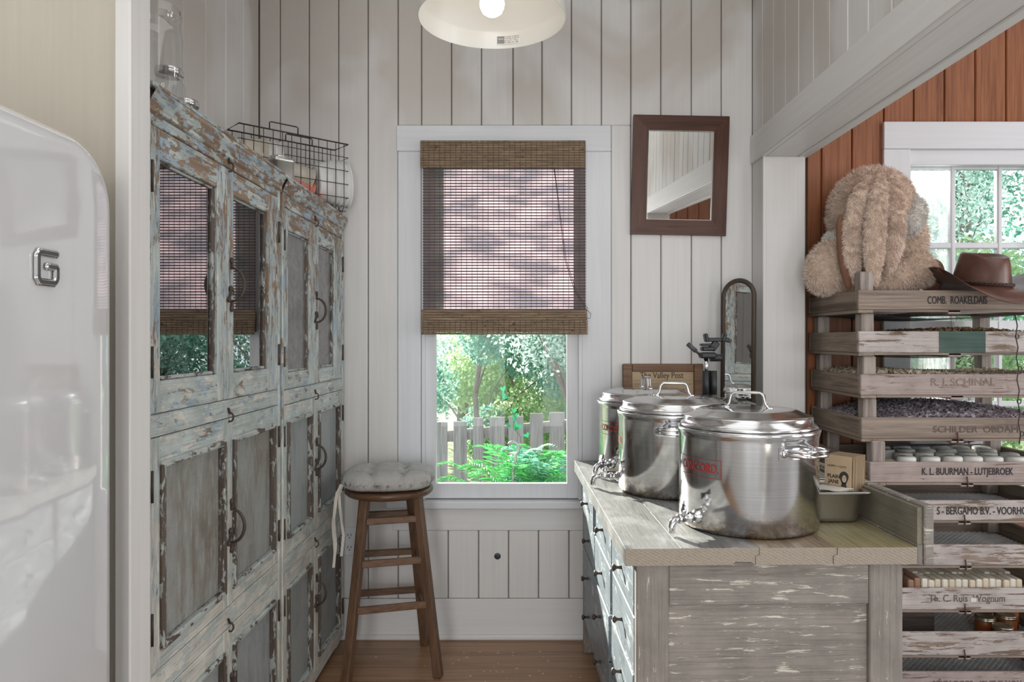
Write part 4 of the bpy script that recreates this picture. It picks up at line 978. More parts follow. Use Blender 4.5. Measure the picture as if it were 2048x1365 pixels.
np_ = thing('framed_newspaper', 'brown framed newspaper page leaning on the wall behind the pots', 'picture', (.620, YB - .052, ZT + .002), rot=(-.065, 0, 0))
bw = wood('brown_frame_wood', (.13, .065, .033), (.21, .115, .06), 'x', rough=.5)
sub = MB().bx(-.176, .176, .012, .016, .002, .418, .001).build('backing', bw, np_)
for (a, b, c, d) in ((-.178, -.136, 0, .420), (.136, .178, 0, .420)): MB().bx(a, b, 0, .02, c, d, .003).build('frame_stile', bw, np_)
for (c, d) in ((0, .042), (.386, .420)): MB().bx(-.1355, .1355, .0005, .02, c, d, .003).build('frame_rail', bw, np_)
g = G('yellowed_newsprint', .8); n = g.noise(g.co((4, 4, 4)), 2, 5); s3 = g.sep(g.n('ShaderNodeTexCoord').outputs['Object'])
g.set('Base Color', g.ramp(n, [(.3, (.40, .295, .18)), (.7, (.52, .40, .265))])); pg = MB().bx(-.1355, .1355, .0085, .0115, .042, .386, .0005).build('newspaper_page', g.m, np_)
TOPZ = .386
for body, sz, bo, u, z in (('The Valley Post', .038, .0, -.005, TOPZ - .018), ('Honor Valley says farewell to', .021, .0, -.03, TOPZ - .080)):
    v, f = text_mesh(body, sz, bo); k = min(1, .255 / (max(p.x for p in v) - min(p.x for p in v))); MB().add([(p.x * k * (.80 if sz > .03 else 1) + u - .0005, .0078, p.y + z) for p in v], f).add([(p.x * k * (.80 if sz > .03 else 1) + u + .0006, .0077, p.y + z) for p in v], f).build('lettering', plain('faded_news_ink', (.10, .07, .045), .8), pg)
mb = MB()
for z in (TOPZ - .040, TOPZ - .054, TOPZ - .058): mb.bx(-.13, .13, .0079, .0084, z, z + .0010, .0001)
for c in range(4):
    for r in range(22):
        if random.random() < .9: mb.bx(-.13 + c * .066, -.13 + c * .066 + random.uniform(.045, .06), .0079, .0084, TOPZ - .112 - r * .009, TOPZ - .1095 - r * .009, .0001)
mb.build('printed_columns', plain('grey_news_ink', (.24, .175, .11), .8), pg, kind='stuff')

# arched mirror turned in the corner
am = thing('arched_mirror', 'tall narrow arched mirror with dark frame leaning in the corner', 'mirror', (.907, 3.07, ZT + .006), rot=(-.02, 0, math.radians(-40)))
w, h = .0675, .765
def arch(wd, zt, n=20): return [(-wd, 0), (wd, 0)] + [(wd * math.cos(PI * i / n), zt - wd + wd * math.sin(PI * i / n)) for i in range(n + 1)]
pts = arch(w, h); MB().tube([(a, .006, b + .008) for a, b in pts[1:] + [(-w, 0)]], .0105, 8, False).bx(-w, w, -.005, .016, -.002, .02, .003).build('frame', wood('dark_mirror_frame', (.035, .027, .022), (.08, .055, .04), 'z', rough=.5), am)
ip = arch(w - .006, h - .004); n = len(ip)
MB().add([(a, .004, b + .008) for a, b in ip] + [(a, .009, b + .008) for a, b in ip], [list(range(n))[::-1], list(range(n, 2 * n))] + [[i, (i + 1) % n, n + (i + 1) % n, n + i] for i in range(n)]).build('mirror_glass', M['mirror'], am)

# folded tripod with a phone clamp
tr = thing('tripod', 'folded black tripod with phone clamp standing before the arched mirror', 'tripod', (.738, 2.90, ZT + .001))
s5 = 1450 / 2.90
def T(x, y): return Vector(((x - 1045) / s5 - .738, 0, CAMZ + (680 - y) / s5 - ZT - .001))
for (xb, dy) in ((1409, -.018), (1416, .012), (1427, .0)):
    p = T(xb, 742); lg = MB().tube([(p.x, dy, .012), (p.x, dy, p.z - .10)], .0105, 10).tube([(p.x, dy, p.z - .11), (p.x, dy, p.z)], .0135, 10).build('leg', M['black'], tr)
    MB().ball((p.x, dy, .0135), (.0125, .0125, .0135), 10, 8).build('rubber_foot', M['blackgrey'], lg); MB().lathe([(0, 0), (.0145, 0), (.0145, .02), (0, .02)], 12, (p.x, dy, p.z - .115)).build('leg_collar', M['blackgrey'], lg)
c = T(1412, 740); MB().tube([(c.x, 0, c.z - .02), (c.x, 0, T(1412, 715).z)], .009, 12).build('centre_column', M['chrome'], tr)
hd = T(1415, 712); MB().box((hd.x, 0, hd.z + .002), (.062, .05, .024), .006).lathe([(0, 0), (.015, 0), (.015, .05), (0, .05)], 14, (hd.x + .01, 0, hd.z - .008), (1, 0, 0)).box((hd.x, 0, hd.z + .028), (.05, .045, .018), .005).box((hd.x - .008, 0, hd.z + .044), (.04, .04, .010), .003).build('pan_head', M['black'], tr)
MB().tube([T(1402, 712), T(1392, 703), T(1376, 689)], [.0045, .005, .0045], 8).tube([T(1392, 703) + Vector((0, -.001, 0)), T(1375, 688)], [.009, .0095], 10).build('pan_handle', M['blackgrey'], tr)
MB().bar(T(1422, 700), T(1434, 684), .018, .03, .004).build('clamp_neck', M['black'], tr)
ck = T(1436, 680); cl = MB().box((ck.x, -.005, ck.z), (.085, .022, .016), .003).build('phone_clamp', M['black'], tr)
for xx, tilt in ((1411, -.2), (1446, .3)): p = T(xx, 676); MB().box((p.x, -.008, p.z), (.014, .035, .034), .004, Euler((0, tilt, 0))).build('clamp_jaw', M['black'], cl)
MB().lathe([(0, 0), (.007, 0), (.007, .02), (0, .02)], 10, T(1452, 682) + Vector((0, -.005, 0)), (1, 0, 0)).build('clamp_knob', M['blackgrey'], cl)
# ------------------------------------------------------------------ bar stool and cushion
oak = wood('dark_oak', (.09, .045, .026), (.17, .095, .055), 'z', rough=.4); oakx = wood('dark_oak_rung', (.10, .052, .030), (.20, .11, .063), 'x', rough=.4)
st = thing('bar_stool', 'dark oak bar stool with round seat in front of the window', 'stool', (-.545, 2.985, 0))
SZ = .735; scx, scy = -.545, 2.965
MB().lathe([(0, -.032), (.150, -.032), (.168, -.028), (.178, -.018), (.180, -.010), (.178, -.004), (.170, 0), (0, -.002)], 56, (scx, scy, SZ)).build('seat', wood('dark_oak_seat', (.085, .042, .022), (.165, .09, .05), 'x', rough=.3), st, True)
feet = {'FR': (-.332, 2.862), 'BR': (-.425, 3.165), 'FL': (-.676, 2.765), 'BL': (-.742, 3.10)}
tops = {k: (scx + (x - scx) * .58, scy + (y - scy) * .52) for k, (x, y) in feet.items()}
zt = SZ - .033
def leg_at(k, z):
    a = feet[k]; b = tops[k]; t = z / zt; return Vector((a[0] + (b[0] - a[0]) * t, a[1] + (b[1] - a[1]) * t, z))
for k in feet: MB().bar(leg_at(k, 0), leg_at(k, zt), .034, .034, .004, up=(math.sin(.3), math.cos(.3), 0)).build('leg', oak, st, True)
for a, b, zs in (('FL', 'FR', (.617, .455, .282)), ('BL', 'BR', (.597, .428, .255)), ('FR', 'BR', (.585, .425, .245)), ('FL', 'BL', (.585, .425, .245))):
    for z in zs:
        p, q = leg_at(a, z), leg_at(b, z); d = (q - p).normalized() * .012; MB().bar(p + d, q - d, .018, .027, .003).build('rung', oakx, st, True)
# tufted cushion
bc = G('grey_boucle', .95); n = bc.noise(bc.co((1, 1, 1)), 260, 3, .7); n2 = bc.noise(bc.co((1, 1, 1)), 6, 3)
bc.set('Base Color', bc.mix(.5, bc.ramp(n, [(.3, (.34, .325, .30)), (.7, (.66, .64, .60))]), bc.ramp(n2, [(.3, (.44, .42, .40)), (.7, (.62, .60, .57))]))); bc.bump(n, 1.0, .006); bc.set('Sheen Weight', .4)
cu = thing('seat_cushion', 'grey tufted boucle cushion lying on the stool seat', 'cushion', (scx - .002, scy, SZ + .001), .12)
N = 56; vs = []; fs = []; hw = .183; rg = np.random.default_rng(3)
def sq(u, v):   # square to squircle
    return u * math.sqrt(1 - .32 * v * v), v * math.sqrt(1 - .32 * u * u)
tuft = [(a, b) for a in (-.36, .36) for b in (-.36, .36)]
for sd in (0, 1):
    for j in range(N + 1):
        for i in range(N + 1):
            u, v = -1 + 2 * i / N, -1 + 2 * j / N; x, y = sq(u, v); e = (1 - abs(u) ** 5) * (1 - abs(v) ** 5); e = max(0, e) ** .42
            if sd == 0: z = .036 + .042 * e
            else: z = .036 - .035 * e
            if sd == 0:
                for a, b in tuft: z -= .032 * math.exp(-((u - a) ** 2 + (v - b) ** 2) / .010)
                for a in (-.36, .36): z -= .015 * math.exp(-((u - a) / .09) ** 2) * e + .015 * math.exp(-((v - a) / .07) ** 2) * e
            s = 1 + .03 * (math.cos(3 * PI * u) if abs(v) > abs(u) else math.cos(3 * PI * v)) * max(abs(u), abs(v)) ** 4
            j_ = rg.normal(0, .0009, 3) * (1 if sd == 0 or e < .9 else .2)
            vs.append((x * hw * s + j_[0], y * hw * s + j_[1], max(.0005, z + j_[2])))
m_ = (N + 1) ** 2
for j in range(N):
    for i in range(N):
        a = j * (N + 1) + i; fs.append([a, a + 1, a + N + 2, a + N + 1]); fs.append([m_ + a + N + 1, m_ + a + N + 2, m_ + a + 1, m_ + a])
edge = [i for i in range(N + 1)] + [(j + 1) * (N + 1) + N for j in range(N)] + [N * (N + 1) + N - 1 - i for i in range(N)] + [(N - 1 - j) * (N + 1) for j in range(N - 1)]
for a, b in zip(edge, edge[1:] + edge[:1]): fs.append([b, a, a + m_, b + m_])
MB().add(vs, fs, True).build('pad', bc.m, cu)
for a, b in tuft: x, y = sq(a, b); MB().ball((x * hw, y * hw, .060), (.006, .006, .003), 10, 6).build('tuft_button', bc.m, cu)
tp_ = plain('cotton_tape', (.62, .58, .52), .9, 0, .05)
for pts in ([(-.175, -.11, .03), (-.192, -.115, .0), (-.203, -.120, -.10), (-.196, -.118, -.20), (-.204, -.122, -.29)], [(-.172, -.09, .03), (-.186, -.10, -.01), (-.180, -.10, -.09), (-.168, -.105, -.17), (-.176, -.11, -.25)], [(-.178, -.10, .03), (-.197, -.108, -.02), (-.207, -.113, -.12), (-.200, -.115, -.23)]):
    mb = MB(); P = [Vector(p) for p in pts]; vv = []
    for i in range(25):
        t = i / 24 * (len(P) - 1); k = min(len(P) - 2, int(t)); p = P[k].lerp(P[k + 1], t - k); tw = .5 * math.sin(i * .35); d = Vector((math.cos(tw), math.sin(tw), 0)) * .0055
        for e in (-1, 1):
            for th in (-.0006, .0006): vv.append(p + d * e + Vector((-d.y, d.x, 0)).normalized() * th)
    for i in range(24):
        a = i * 4; mb_f = [[a, a + 2, a + 6, a + 4], [a + 1, a + 5, a + 7, a + 3], [a, a + 4, a + 5, a + 1], [a + 2, a + 3, a + 7, a + 6]]
        mb.add(vv[a:a + 8], [[q - a for q in f] for f in mb_f])
    mb.build('tie_ribbon', tp_, cu)
# socket plate
so = thing('wall_socket', 'white double power socket low on the boards by the cupboards', 'socket', (X(700), YB - .0015, Z(1083)))
MB().rloft([(.080, .125, .008, 0), (.080, .125, .008, .003), (.074, .119, .008, .0065)], 4, M=Matrix(((1, 0, 0, 0), (0, 0, -1, 0), (0, 1, 0, 0), (0, 0, 0, 1)))).build('plate', M['trimz'], so)
for z in (.027, -.027):
    rc = MB().rloft([(.036, .036, .010, .0066), (.036, .036, .010, .009)], 5, M=Matrix(((1, 0, 0, 0), (0, 0, -1, 0), (0, 1, 0, z), (0, 0, 0, 1)))).build('receptacle', M['trimz'], so)
    mb = MB()
    for x in (-.007, .007): mb.bx(x - .0014, x + .0014, -.0098, -.0088, z - .002, z + .009, .0002)
    mb.lathe([(0, 0), (.0028, 0), (.0028, .001), (0, .001)], 12, (0, -.0098, z - .009), (0, 1, 0)); mb.build('slots', M['black'], rc)

# ------------------------------------------------------------------ pendant lamp
lx, ly, lz = -.083, 1.98, 2.208
lp = thing('pendant_lamp', 'white enamel dome pendant lamp with lit bulb above the window', 'lamp', (lx, ly, lz))
en = G('lamp_enamel', .28, color=(.70, .69, .655)); 
out = [(.200, 0), (.2015, .001), (.2015, .004), (.198, .046), (.194, .052), (.170, .10), (.13, .145), (.08, .172), (.05, .182), (.046, .20), (.046, .25), (.03, .262), (0, .262)]
inn = [(0, .235), (.042, .235), (.042, .19), (.048, .178), (.078, .169), (.128, .142), (.168, .098), (.1915, .052), (.1955, .046), (.1985, .002), (.200, 0)]
MB().lathe(out, 72).lathe(inn, 72).build('shade', en.m, lp)
gb = G('bulb_glow'); em = gb.n('ShaderNodeEmission'); em.inputs[0].default_value = (1, .93, .82, 1); em.inputs[1].default_value = 9.0; gb.surf(em.outputs[0])
bl = MB().lathe([(0, 0), (.016, .002), (.027, .010), (.033, .024), (.034, .034), (.031, .048), (.022, .066), (.0155, .080), (.014, .092), (0, .092)], 32, (0, 0, .010)).build('bulb', gb.m, lp)
MB().lathe([(.0145, 0), (.02, 0), (.024, .02), (.024, .14), (0, .14)], 24, (0, 0, .10)).build('bulb_socket', M['plaster'], lp)
MB().tube([(0, 0, .262), (0, 0, ZC - lz)], .006, 8).build('cord', M['black'], lp)
lo = light('lamp_light', 'POINT', 7.0, (0, 0, -.012), color=(1, .90, .76), shadow_soft_size=.03); lo.parent = lp; lo.location = (0, 0, .055)
# warning sticker inside the rim
sm = plain('paper_sticker', (.74, .72, .68), .6, 0, .02); a_mid = math.atan2(2.0, .35); R = .1962
def rim(u, v, o=0): r = R - .0012 - o; a = PI / 2 - .21 - u / R; return (r * math.cos(a), r * math.sin(a), .024 + v)
def rimquad(mb, u0, u1, v0, v1, o, k=8):
    mb.add([rim(u0 + (u1 - u0) * i / k, v, o) for v in (v0, v1) for i in range(k + 1)], [[i, i + 1, k + 2 + i, k + 1 + i] for i in range(k)])
skm = MB(); rimquad(skm, -.036, .036, -.013, .013, 0); sk = skm.build('sticker', sm, lp)
bk_ = MB(); rimquad(bk_, -.034, -.012, -.011, .011, .0004); bk_.build('dark_block', plain('grey_sticker_print', (.22, .22, .22), .7), sk)
for body, u, v in (('CAUTION: TO REDUCE', .012, .0085), ('THE RISK OF FIRE USE', .012, .003), ('60 WATT TYPE A', .010, -.003), ('OR SMALLER LAMP', .010, -.0085)):
    tv, tf = text_mesh(body, .0056, .00005); k = min(1, .044 / (max(p.x for p in tv) - min(p.x for p in tv)))
    MB().add([rim(p.x * k + u, p.y + v, .0004) for p in tv], tf).build('lettering', M['ink'], sk)
tv, tf = text_mesh('INDOOR', .0050, .0001); MB().add([rim(p.x * .75 - .023, p.y + .003, .0008) for p in tv], tf).build('lettering', sm, sk)

# ------------------------------------------------------------------ stacked slatted crates on the right
def cratewood(name, p, cov): return chippy(name, 'x', [(p, cov)], (.11, .075, .055), (.30, .22, .165), st=(3.5, 30), rough=.8)
CWX = [wood('grey_crate_board', (.16, .115, .09), (.34, .27, .22), 'x', (.23, .17, .135), rough=.8), cratewood('whitewashed_crate_board', (.50, .445, .42), .62), cratewood('pinkish_crate_board', (.40, .325, .30), .70)]
CWY = wood('grey_crate_side', (.15, .11, .085), (.34, .27, .21), 'y', (.24, .18, .14), rough=.8)
CWZ = wood('grey_crate_post', (.20, .165, .14), (.42, .36, .32), 'z', (.30, .25, .22), rough=.8)
CWD = wood('dark_crate_board', (.06, .045, .04), (.15, .115, .10), 'x', rough=.85)
wire = plain('galvanised_mesh', (.70, .70, .70), .5, .1); rust = plain('rusty_hook', (.13, .06, .03), .7, .3)
dark = G('old_window_screen', .8); tr = dark.n('ShaderNodeBsdfTransparent'); mx = dark.n('ShaderNodeMixShader'); mx.inputs[0].default_value = .82
dark.set('Base Color', (.10, .095, .10)); dark.t.links.new(tr.outputs[0], mx.inputs[1]); dark.t.links.new(dark.b.outputs[0], mx.inputs[2]); dark.surf(mx.outputs[0])
CW_, CD_ = .775, .475
def mesh_me():
    mb = MB(); st_ = .0240; W, D = CW_ - .03, CD_ - .03; t = .0019
    k = int((W + D) / st_)
    for sg in (1, -1):
        for i in range(1, k):
            c = i * st_; p = Vector((max(0, c - D), min(c, D), 0)); q = Vector((min(c, W), max(0, c - W), 0))
            if sg < 0: p.x = W - p.x; q.x = W - q.x
            d = (q - p).normalized(); nrm = Vector((-d.y, d.x, 0)) * t; z = .0008 * sg
            mb.add([p - nrm + Vector((0, 0, z - t)), p + nrm + Vector((0, 0, z - t)), p + Vector((0, 0, z + t)), q - nrm + Vector((0, 0, z - t)), q + nrm + Vector((0, 0, z - t)), q + Vector((0, 0, z + t))], [[0, 1, 4, 3], [1, 2, 5, 4], [2, 0, 3, 5]])
    return mb.mesh('wire_mesh', wire)
MESH = mesh_me()
YF = 2.72
# (board top px, board bottom px) of the front boards, seen at depth YF
CR_ = [(581, 620), (663, 706), (749, 791), (836, 878), (925, 966), (1002, 1042), (1091, 1132), (1178, 1221), (1266, 1312), (1346, 1388)]
LBL = ['top crate of the stack, holding the plush rabbit and the hat', 'second crate from the top, whitewashed with a dark green painted patch', 'third crate from the top, holding pale dried petals',
       'fourth crate from the top, heaped with lilac dried flowers', 'fifth crate from the top, holding round white soaps', 'sixth crate from the top, empty, with bold black stencil lettering',
       'seventh crate from the top, plain and empty with a mesh bottom', 'eighth crate from the top, packed with rows of soap bars', 'ninth crate from the top, plain, holding lidded amber jars', 'lowest crate, on the floor, with faded upside-down lettering']
sF = 1450 / YF
CRATES = []
for i, ((pt_, pb_), lab) in enumerate(zip(CR_, LBL)):
    dx = (0, .002, .008, .012, .03, .026, .03, .022, .02, .024)[i]; dy = (0, 0, -.004, 0, -.03, -.02, -.02, -.03, -.03, -.03)[i]
    x0 = 1.259 + dx; y0 = YF + dy; s = 1450 / y0
    zt_ = CAMZ + (680 - pt_) / s; zb_ = CAMZ + (680 - pb_) / s
    nxt = CAMZ + (680 - CR_[i + 1][0]) / s if i < 9 else None
    c = thing('slatted_crate', lab, 'crate', (x0, y0, zb_ - .012), group='stacked slatted crates')
    h = zt_ - zb_; o0 = .012; jit = random.uniform(-.003, .003)
    fm = CWX[(0, 1, 2, 0, 2, 1, 1, 1, 1, 2)[i]]
    fb = MB().bx(.0, CW_, 0, .016, o0, o0 + h, .003).build('front_board', fm, c)
    MB().bx(0, CW_, CD_ - .016, CD_, o0, o0 + h, .003).build('back_board', CWX[0], c)
    for a in (0, CW_ - .016): MB().bx(a, a + .016, .0165, CD_ - .0165, o0, o0 + h - .002, .003).build('side_board', CWY, c)
    up = .072 if i == 0 else (CAMZ + (680 - CR_[i - 1][1]) / s) - zt_ - .0125
    for a in (.0165, CW_ - .0665):
        for b in (.0165, CD_ - .0665): MB().bx(a, a + .050, b, b + .050, o0 + .012, o0 + h + up, .004).build('corner_post', CWZ, c)
    for a in (0, CW_ - .06): MB().bx(a, a + .06, 0, CD_, 0, .0115, .002).build('bottom_slat', CWY, c)
    MB().bx(.06, CW_ - .06, 0, .02, .003, .0115, .001).build('bottom_slat', CWX[0], c); MB().bx(.06, CW_ - .06, CD_ - .02, CD_, .003, .0115, .001).build('bottom_slat', CWX[0], c)
    MB().bx(CW_ / 2 - .05, CW_ / 2 - .002, 0, CD_, -.004 if i < 9 else .001, .0115, .002).build('bottom_slat', CWX[2], c)
    link('wire_mesh', MESH, c, (.015, .015, .0145))['kind'] = 'stuff'
    if i != 0 and i not in (1, 2): MB().tube([(CW_ / 2 - .028, -.002, o0 + .022), (CW_ / 2 - .030, -.006, o0 + .016), (CW_ / 2 - .026, -.005, o0 - .004), (CW_ / 2 - .028, -.003, o0 - .016)], .0026, 6).build('hook', rust, c)
    if i in (0, 1, 3):  # sagging old screen cloth under the bottom
        n = 14; vv = [(.05 + (CW_ - .12) * (k / n) * (.60 if i else .95), .02 + .03 * j, -.002 - (.020 if i != 1 else .007) * math.sin(PI * k / n) * (1 if j < 13 else .4)) for j in range(15) for k in range(n + 1)]
        MB().add(vv, [[j * (n + 1) + k, j * (n + 1) + k + 1, (j + 1) * (n + 1) + k + 1, (j + 1) * (n + 1) + k] for j in range(14) for k in range(n)], True).build('sagging_screen', dark.m, c)
    c['h'] = h; c['o0'] = o0; CRATES.append((c, fb, h, o0, x0, y0, s, zt_))
faint = plain('nearly_worn_off_ink', (.24, .185, .16), .9, 0, .3, 90)
def stencil(i, body, pxl, pxr, size, mat, bold=.0006, flip=False, dz=0):
    c, fb, h, o0, x0, y0, s, zt_ = CRATES[i]
    v, f = text_mesh(body, size, 0); x_min = min(p.x for p in v); x_max = max(p.x for p in v)
    a = (pxl - 1045) / s - x0; b = (pxr - 1045) / s - x0; k = (b - a) / (x_max - x_min); y_mid = (min(p.y for p in v) + max(p.y for p in v)) / 2
    vv = []
    for p in v:
        u = a + (p.x - x_min) * k; w = p.y - y_mid
        if flip: u = a + b - u; w = -w
        vv.append((u, -.0008, o0 + h / 2 + w + dz))
    mb = MB(); th_ = .0016 if bold >= .0004 and i != 7 else .0006
    for k_, (du, dw) in enumerate(((-.5, 0), (.5, 0), (0, .4), (0, -.4))): mb.add([(a_ + du * th_, b_ - .00004 * k_, c_ + dw * th_) for a_, b_, c_ in vv], f)
    mb.build('stencil_lettering', mat, c)
stencil(0, 'COMB.  ROAKELDAIS', 1855, 1974, .041, M['ink'], .0004)
stencil(4, 'K. L. BUURMAN - LUTJEBROEK', 1844, 2026, .037, M['ink'], .0004)
stencil(5, 'S - BERGAMO B.V. - VOORHOUT', 1874, 2072, .040, M['ink'], .0005)
stencil(2, 'R. J. SCHINAL', 1862, 1990, .040, faint, .0006, dz=.006)
stencil(3, 'SCHILDER  OBDAM', 1866, 2036, .034, M['fadedink'], .0004, dz=-.004)
stencil(7, 'Th. C. Ruis  Wognum', 1858, 2010, .037, M['fadedink'], .0003)
stencil(9, 'J. KOK & ZNS. - SLOOTDIJK', 1866, 2056, .036, M['fadedink'], .0004, flip=True)
c = CRATES[1][0]; h = CRATES[1][2]
gp_ = chippy('dark_green_paint', 'x', [((.055, .105, .085), .82), ((.45, .46, .42), .12)], (.13, .09, .07), (.25, .19, .15)); s = CRATES[1][6]; x0 = CRATES[1][4]
MB().bx((1878 - 1045) / s - x0, (1971 - 1045) / s - x0, -.0012, .0005, .0125, .0115 + h, .0004).build('green_patch', gp_, c, label='dark green painted patch')
paper = MB().bx((1921 - 1045) / s - x0, (1932 - 1045) / s - x0, -.0012, .0, o0 + .03, o0 + .045, .0002); paper.build('paper_scrap', kraft[2], CRATES[7][0])

# dried flowers heaped in three crates
def flakes(name, label, ci, n, size, mat, hgt, hfun, u0=.03, u1=None, v1=None):
    c, fb, h, o0, x0, y0, s, zt_ = CRATES[ci]; rg = np.random.default_rng(ci + 5)
    u = rg.uniform(u0, u1 or CW_ - .03, n); v = rg.uniform(.02, v1 or CD_ - .02, n); z = np.array([hfun(a, b) for a, b in zip(u, v)]) * hgt * rg.uniform(.6, 1.0, n) ** .3 + .001
    d = rg.normal(size=(n, 3)); d[:, 2] *= .6; d /= np.linalg.norm(d, axis=1)[:, None]; w = np.cross(d, rg.normal(size=(n, 3))); w /= np.linalg.norm(w, axis=1)[:, None]
    p = np.stack([u + x0, v + y0, z + c.location.z + .017], 1); L = (size * rg.uniform(.5, 1.3, n))[:, None]
    nn = np.cross(d, w)
    V = np.stack([p - d * L, p + w * L * .45 + nn * L * .25, p + d * L, p - w * L * .45 + nn * L * .25], 1).reshape(-1, 3)
    V[:, 2] = np.maximum(V[:, 2], c.location.z + .0165); V[:, 1] = np.clip(V[:, 1], y0 + .0175, y0 + CD_ - .018); V[:, 0] = np.clip(V[:, 0], x0 + .0175, x0 + CW_ - .018)
    # bed under the flakes
    nb = 24; bv = [(x0 + .018 + (CW_ - .036) * a / nb, y0 + .018 + (CD_ - .036) * b / nb, c.location.z + .0165 + .85 * hgt * hfun(.018 + (CW_ - .036) * a / nb, .018 + (CD_ - .036) * b / nb)) for b in range(nb + 1) for a in range(nb + 1)]
    F = [[b * (nb + 1) + a, b * (nb + 1) + a + 1, (b + 1) * (nb + 1) + a + 1, (b + 1) * (nb + 1) + a] for b in range(nb) for a in range(nb)]
    o = len(bv); allv = np.concatenate([np.array(bv), V]); allf = F + (np.arange(4 * n).reshape(-1, 4) + o).tolist()
    me = bpy.data.meshes.new(name); me.from_pydata(allv.tolist(), [], allf); me.materials.append(mat); me.update()
    ob = bpy.data.objects.new(name, me); COL.objects.link(ob); tag(ob, label, 'dried flowers', kind='stuff'); return ob
hump = lambda a, b: .35 + .65 * math.sin(PI * min(1, max(0, a / CW_))) * (.6 + .4 * math.sin(PI * b / CD_))
flakes('dried_herbs', 'brown dried herbs spread in the second crate', 1, 5000, .010, leafmat('dried_herb_brown', (.15, .10, .05), (.34, .25, .13), .1), CRATES[1][2] + .008, lambda a, b: .75 + .25 * math.sin(PI * min(1, max(0, (a - .2) / .5))))
flakes('dried_petals', 'pale cream dried petals spread in the third crate', 2, 5000, .011, leafmat('dried_petal_pale', (.42, .34, .22), (.72, .66, .55), .2), CRATES[2][2] + .006, lambda a, b: .9 + .1 * math.sin(9 * a))
flakes('dried_lavender', 'lilac grey dried flowers heaped in the fourth crate', 3, 7000, .011, leafmat('dried_lilac', (.30, .25, .27), (.66, .60, .66), .25), CRATES[3][2] + .032, lambda a, b: (.55 + .45 * math.sin(PI * min(1, max(0, a / (CW_ * 1.1))))) * (.72 + .28 * min(1, b / .2)))
# round white soaps
def crate_top(i): return CRATES[i][0].location.z + .0165
soapw = G('white_soap', .45, color=(.78, .77, .72)); soapw.set('Subsurface Weight', .25); soapw.set('Subsurface Radius', (.01, .01, .008))
disc = MB().lathe([(0, 0), (.030, 0), (.034, .004), (.034, .062), (.030, .066), (0, .0665)], 32).mesh('round_soap', soapw.m)
c, fb, h, o0, x0, y0, s, zt_ = CRATES[4]; k = 0; rs = random.Random(8)
for r in range(4):
    for q in range(6):
        u = .185 + q * .083 + (r % 2) * .032; v = .085 + r * .088
        if u > .70: continue
        ob = bpy.data.objects.new('round_soap', disc); COL.objects.link(ob); ob.location = (x0 + u + rs.uniform(-.005, .005), y0 + v + rs.uniform(-.004, .004), crate_top(4)); ob.scale = (1, 1, rs.uniform(.97, 1.02) * (h + .005) / .0665)
        tag(ob, f'round white soap, {ORD[q]} from the left in the {"front second third back".split()[r]} row of its crate', 'soap', 'round white soaps in the crate')
ob = MB().ball((0, 0, .035), (.045, .035, .035), 20, 12).build('pale_stone', plain('olive_pebble', (.36, .33, .22), .7), None, loc=(x0 + .115, y0 + .10, crate_top(4) + .018)); ob.location.z = crate_top(4); tag(ob, 'olive pebble-shaped lump beside the round white soaps', 'lump')
# rows of soap bars
c, fb, h, o0, x0, y0, s, zt_ = CRATES[7]
barm = [plain('cream_soap', (.66, .58, .44), .6, 0, .06), plain('white_soap_bar', (.72, .67, .57), .6, 0, .05), plain('brown_soap', (.30, .17, .11), .6, 0, .1), plain('pink_grey_soap', (.46, .37, .32), .6, 0, .06)]
bme = [MB().box((0, 0, .037), (.023, .072, .074), .0035).mesh('soap_bar', m) for m in barm]
for r in range(5):
    for q in range(20):
        u = .10 + q * .0255 + r * .006; v = .065 + r * .079
        if u > .72 or (r == 0 and q < 3): continue
        mi = 2 if q < 5 - r * .4 else (3 if r > 2 and q < 12 else (1 if (q * 7 + r * 3) % 5 < 3 else 0))
        ob = bpy.data.objects.new('soap_bar', bme[mi]); COL.objects.link(ob); ob.location = (x0 + u, y0 + v + rs.uniform(-.003, .003), crate_top(7)); ob.scale = (1, 1, rs.uniform(.94, 1.02) * (h + .022) / .074)
        nm = ('cream', 'whitish', 'brown', 'pinkish grey')[mi]
        tag(ob, f'{nm} soap bar, {ORD[q]} from the left in the {"front second third fourth back".split()[r]} row of the soap crate', 'soap', 'soap bars in rows in the crate')
# amber jars with lids
c, fb, h, o0, x0, y0, s, zt_ = CRATES[8]
amber = G('amber_contents', .25, color=(.30, .085, .025)); gold = plain('gold_screw_lid', (.52, .47, .34), .28, .9, .08)
for k, (pxx, d, lab) in enumerate(((1970, .14, 'leftmost lidded amber jar in the low crate'), (2006, .075, 'nearest lidded amber jar in the low crate, at the front'), (2012, .16, 'lidded amber jar right behind the nearest one'), (1984, .235, 'lidded amber jar in the back row, on the left'), (2016, .25, 'lidded amber jar in the back row, on the right'))):
    yy = y0 + d; t = thing('lidded_jar', lab, 'jar', ((pxx - 1045) * yy / 1450, yy, crate_top(8)), group='amber jars in the low crate')
    H = .088 + .012 * (k in (1,)) * -1
    MB().lathe([(0, 0), (.034, 0), (.037, .004), (.037, H - .022), (.034, H - .014), (.034, H - .004), (0, H - .004)], 32).build('glass', amber.m, t)
    MB().lathe([(0, H + .001), (.026, H + .001), (.028, H + .0025), (.0345, H + .0025), (.0365, H), (.0365, H - .004), (.0355, H - .005), (.0365, H - .006), (.0365, H - .013), (.034, H - .013)], 36).build('lid', gold, t)
o = MB().bx(-.0008, .0008, -.01, .02, 0, .06, .0002).build('paper_tag', kraft[2], None, loc=(CRATES[8][4] + .60, y0 + .055, crate_top(8)), rot=(0, .1, .3)); tag(o, 'small white paper tag beside the amber jars', 'tag')
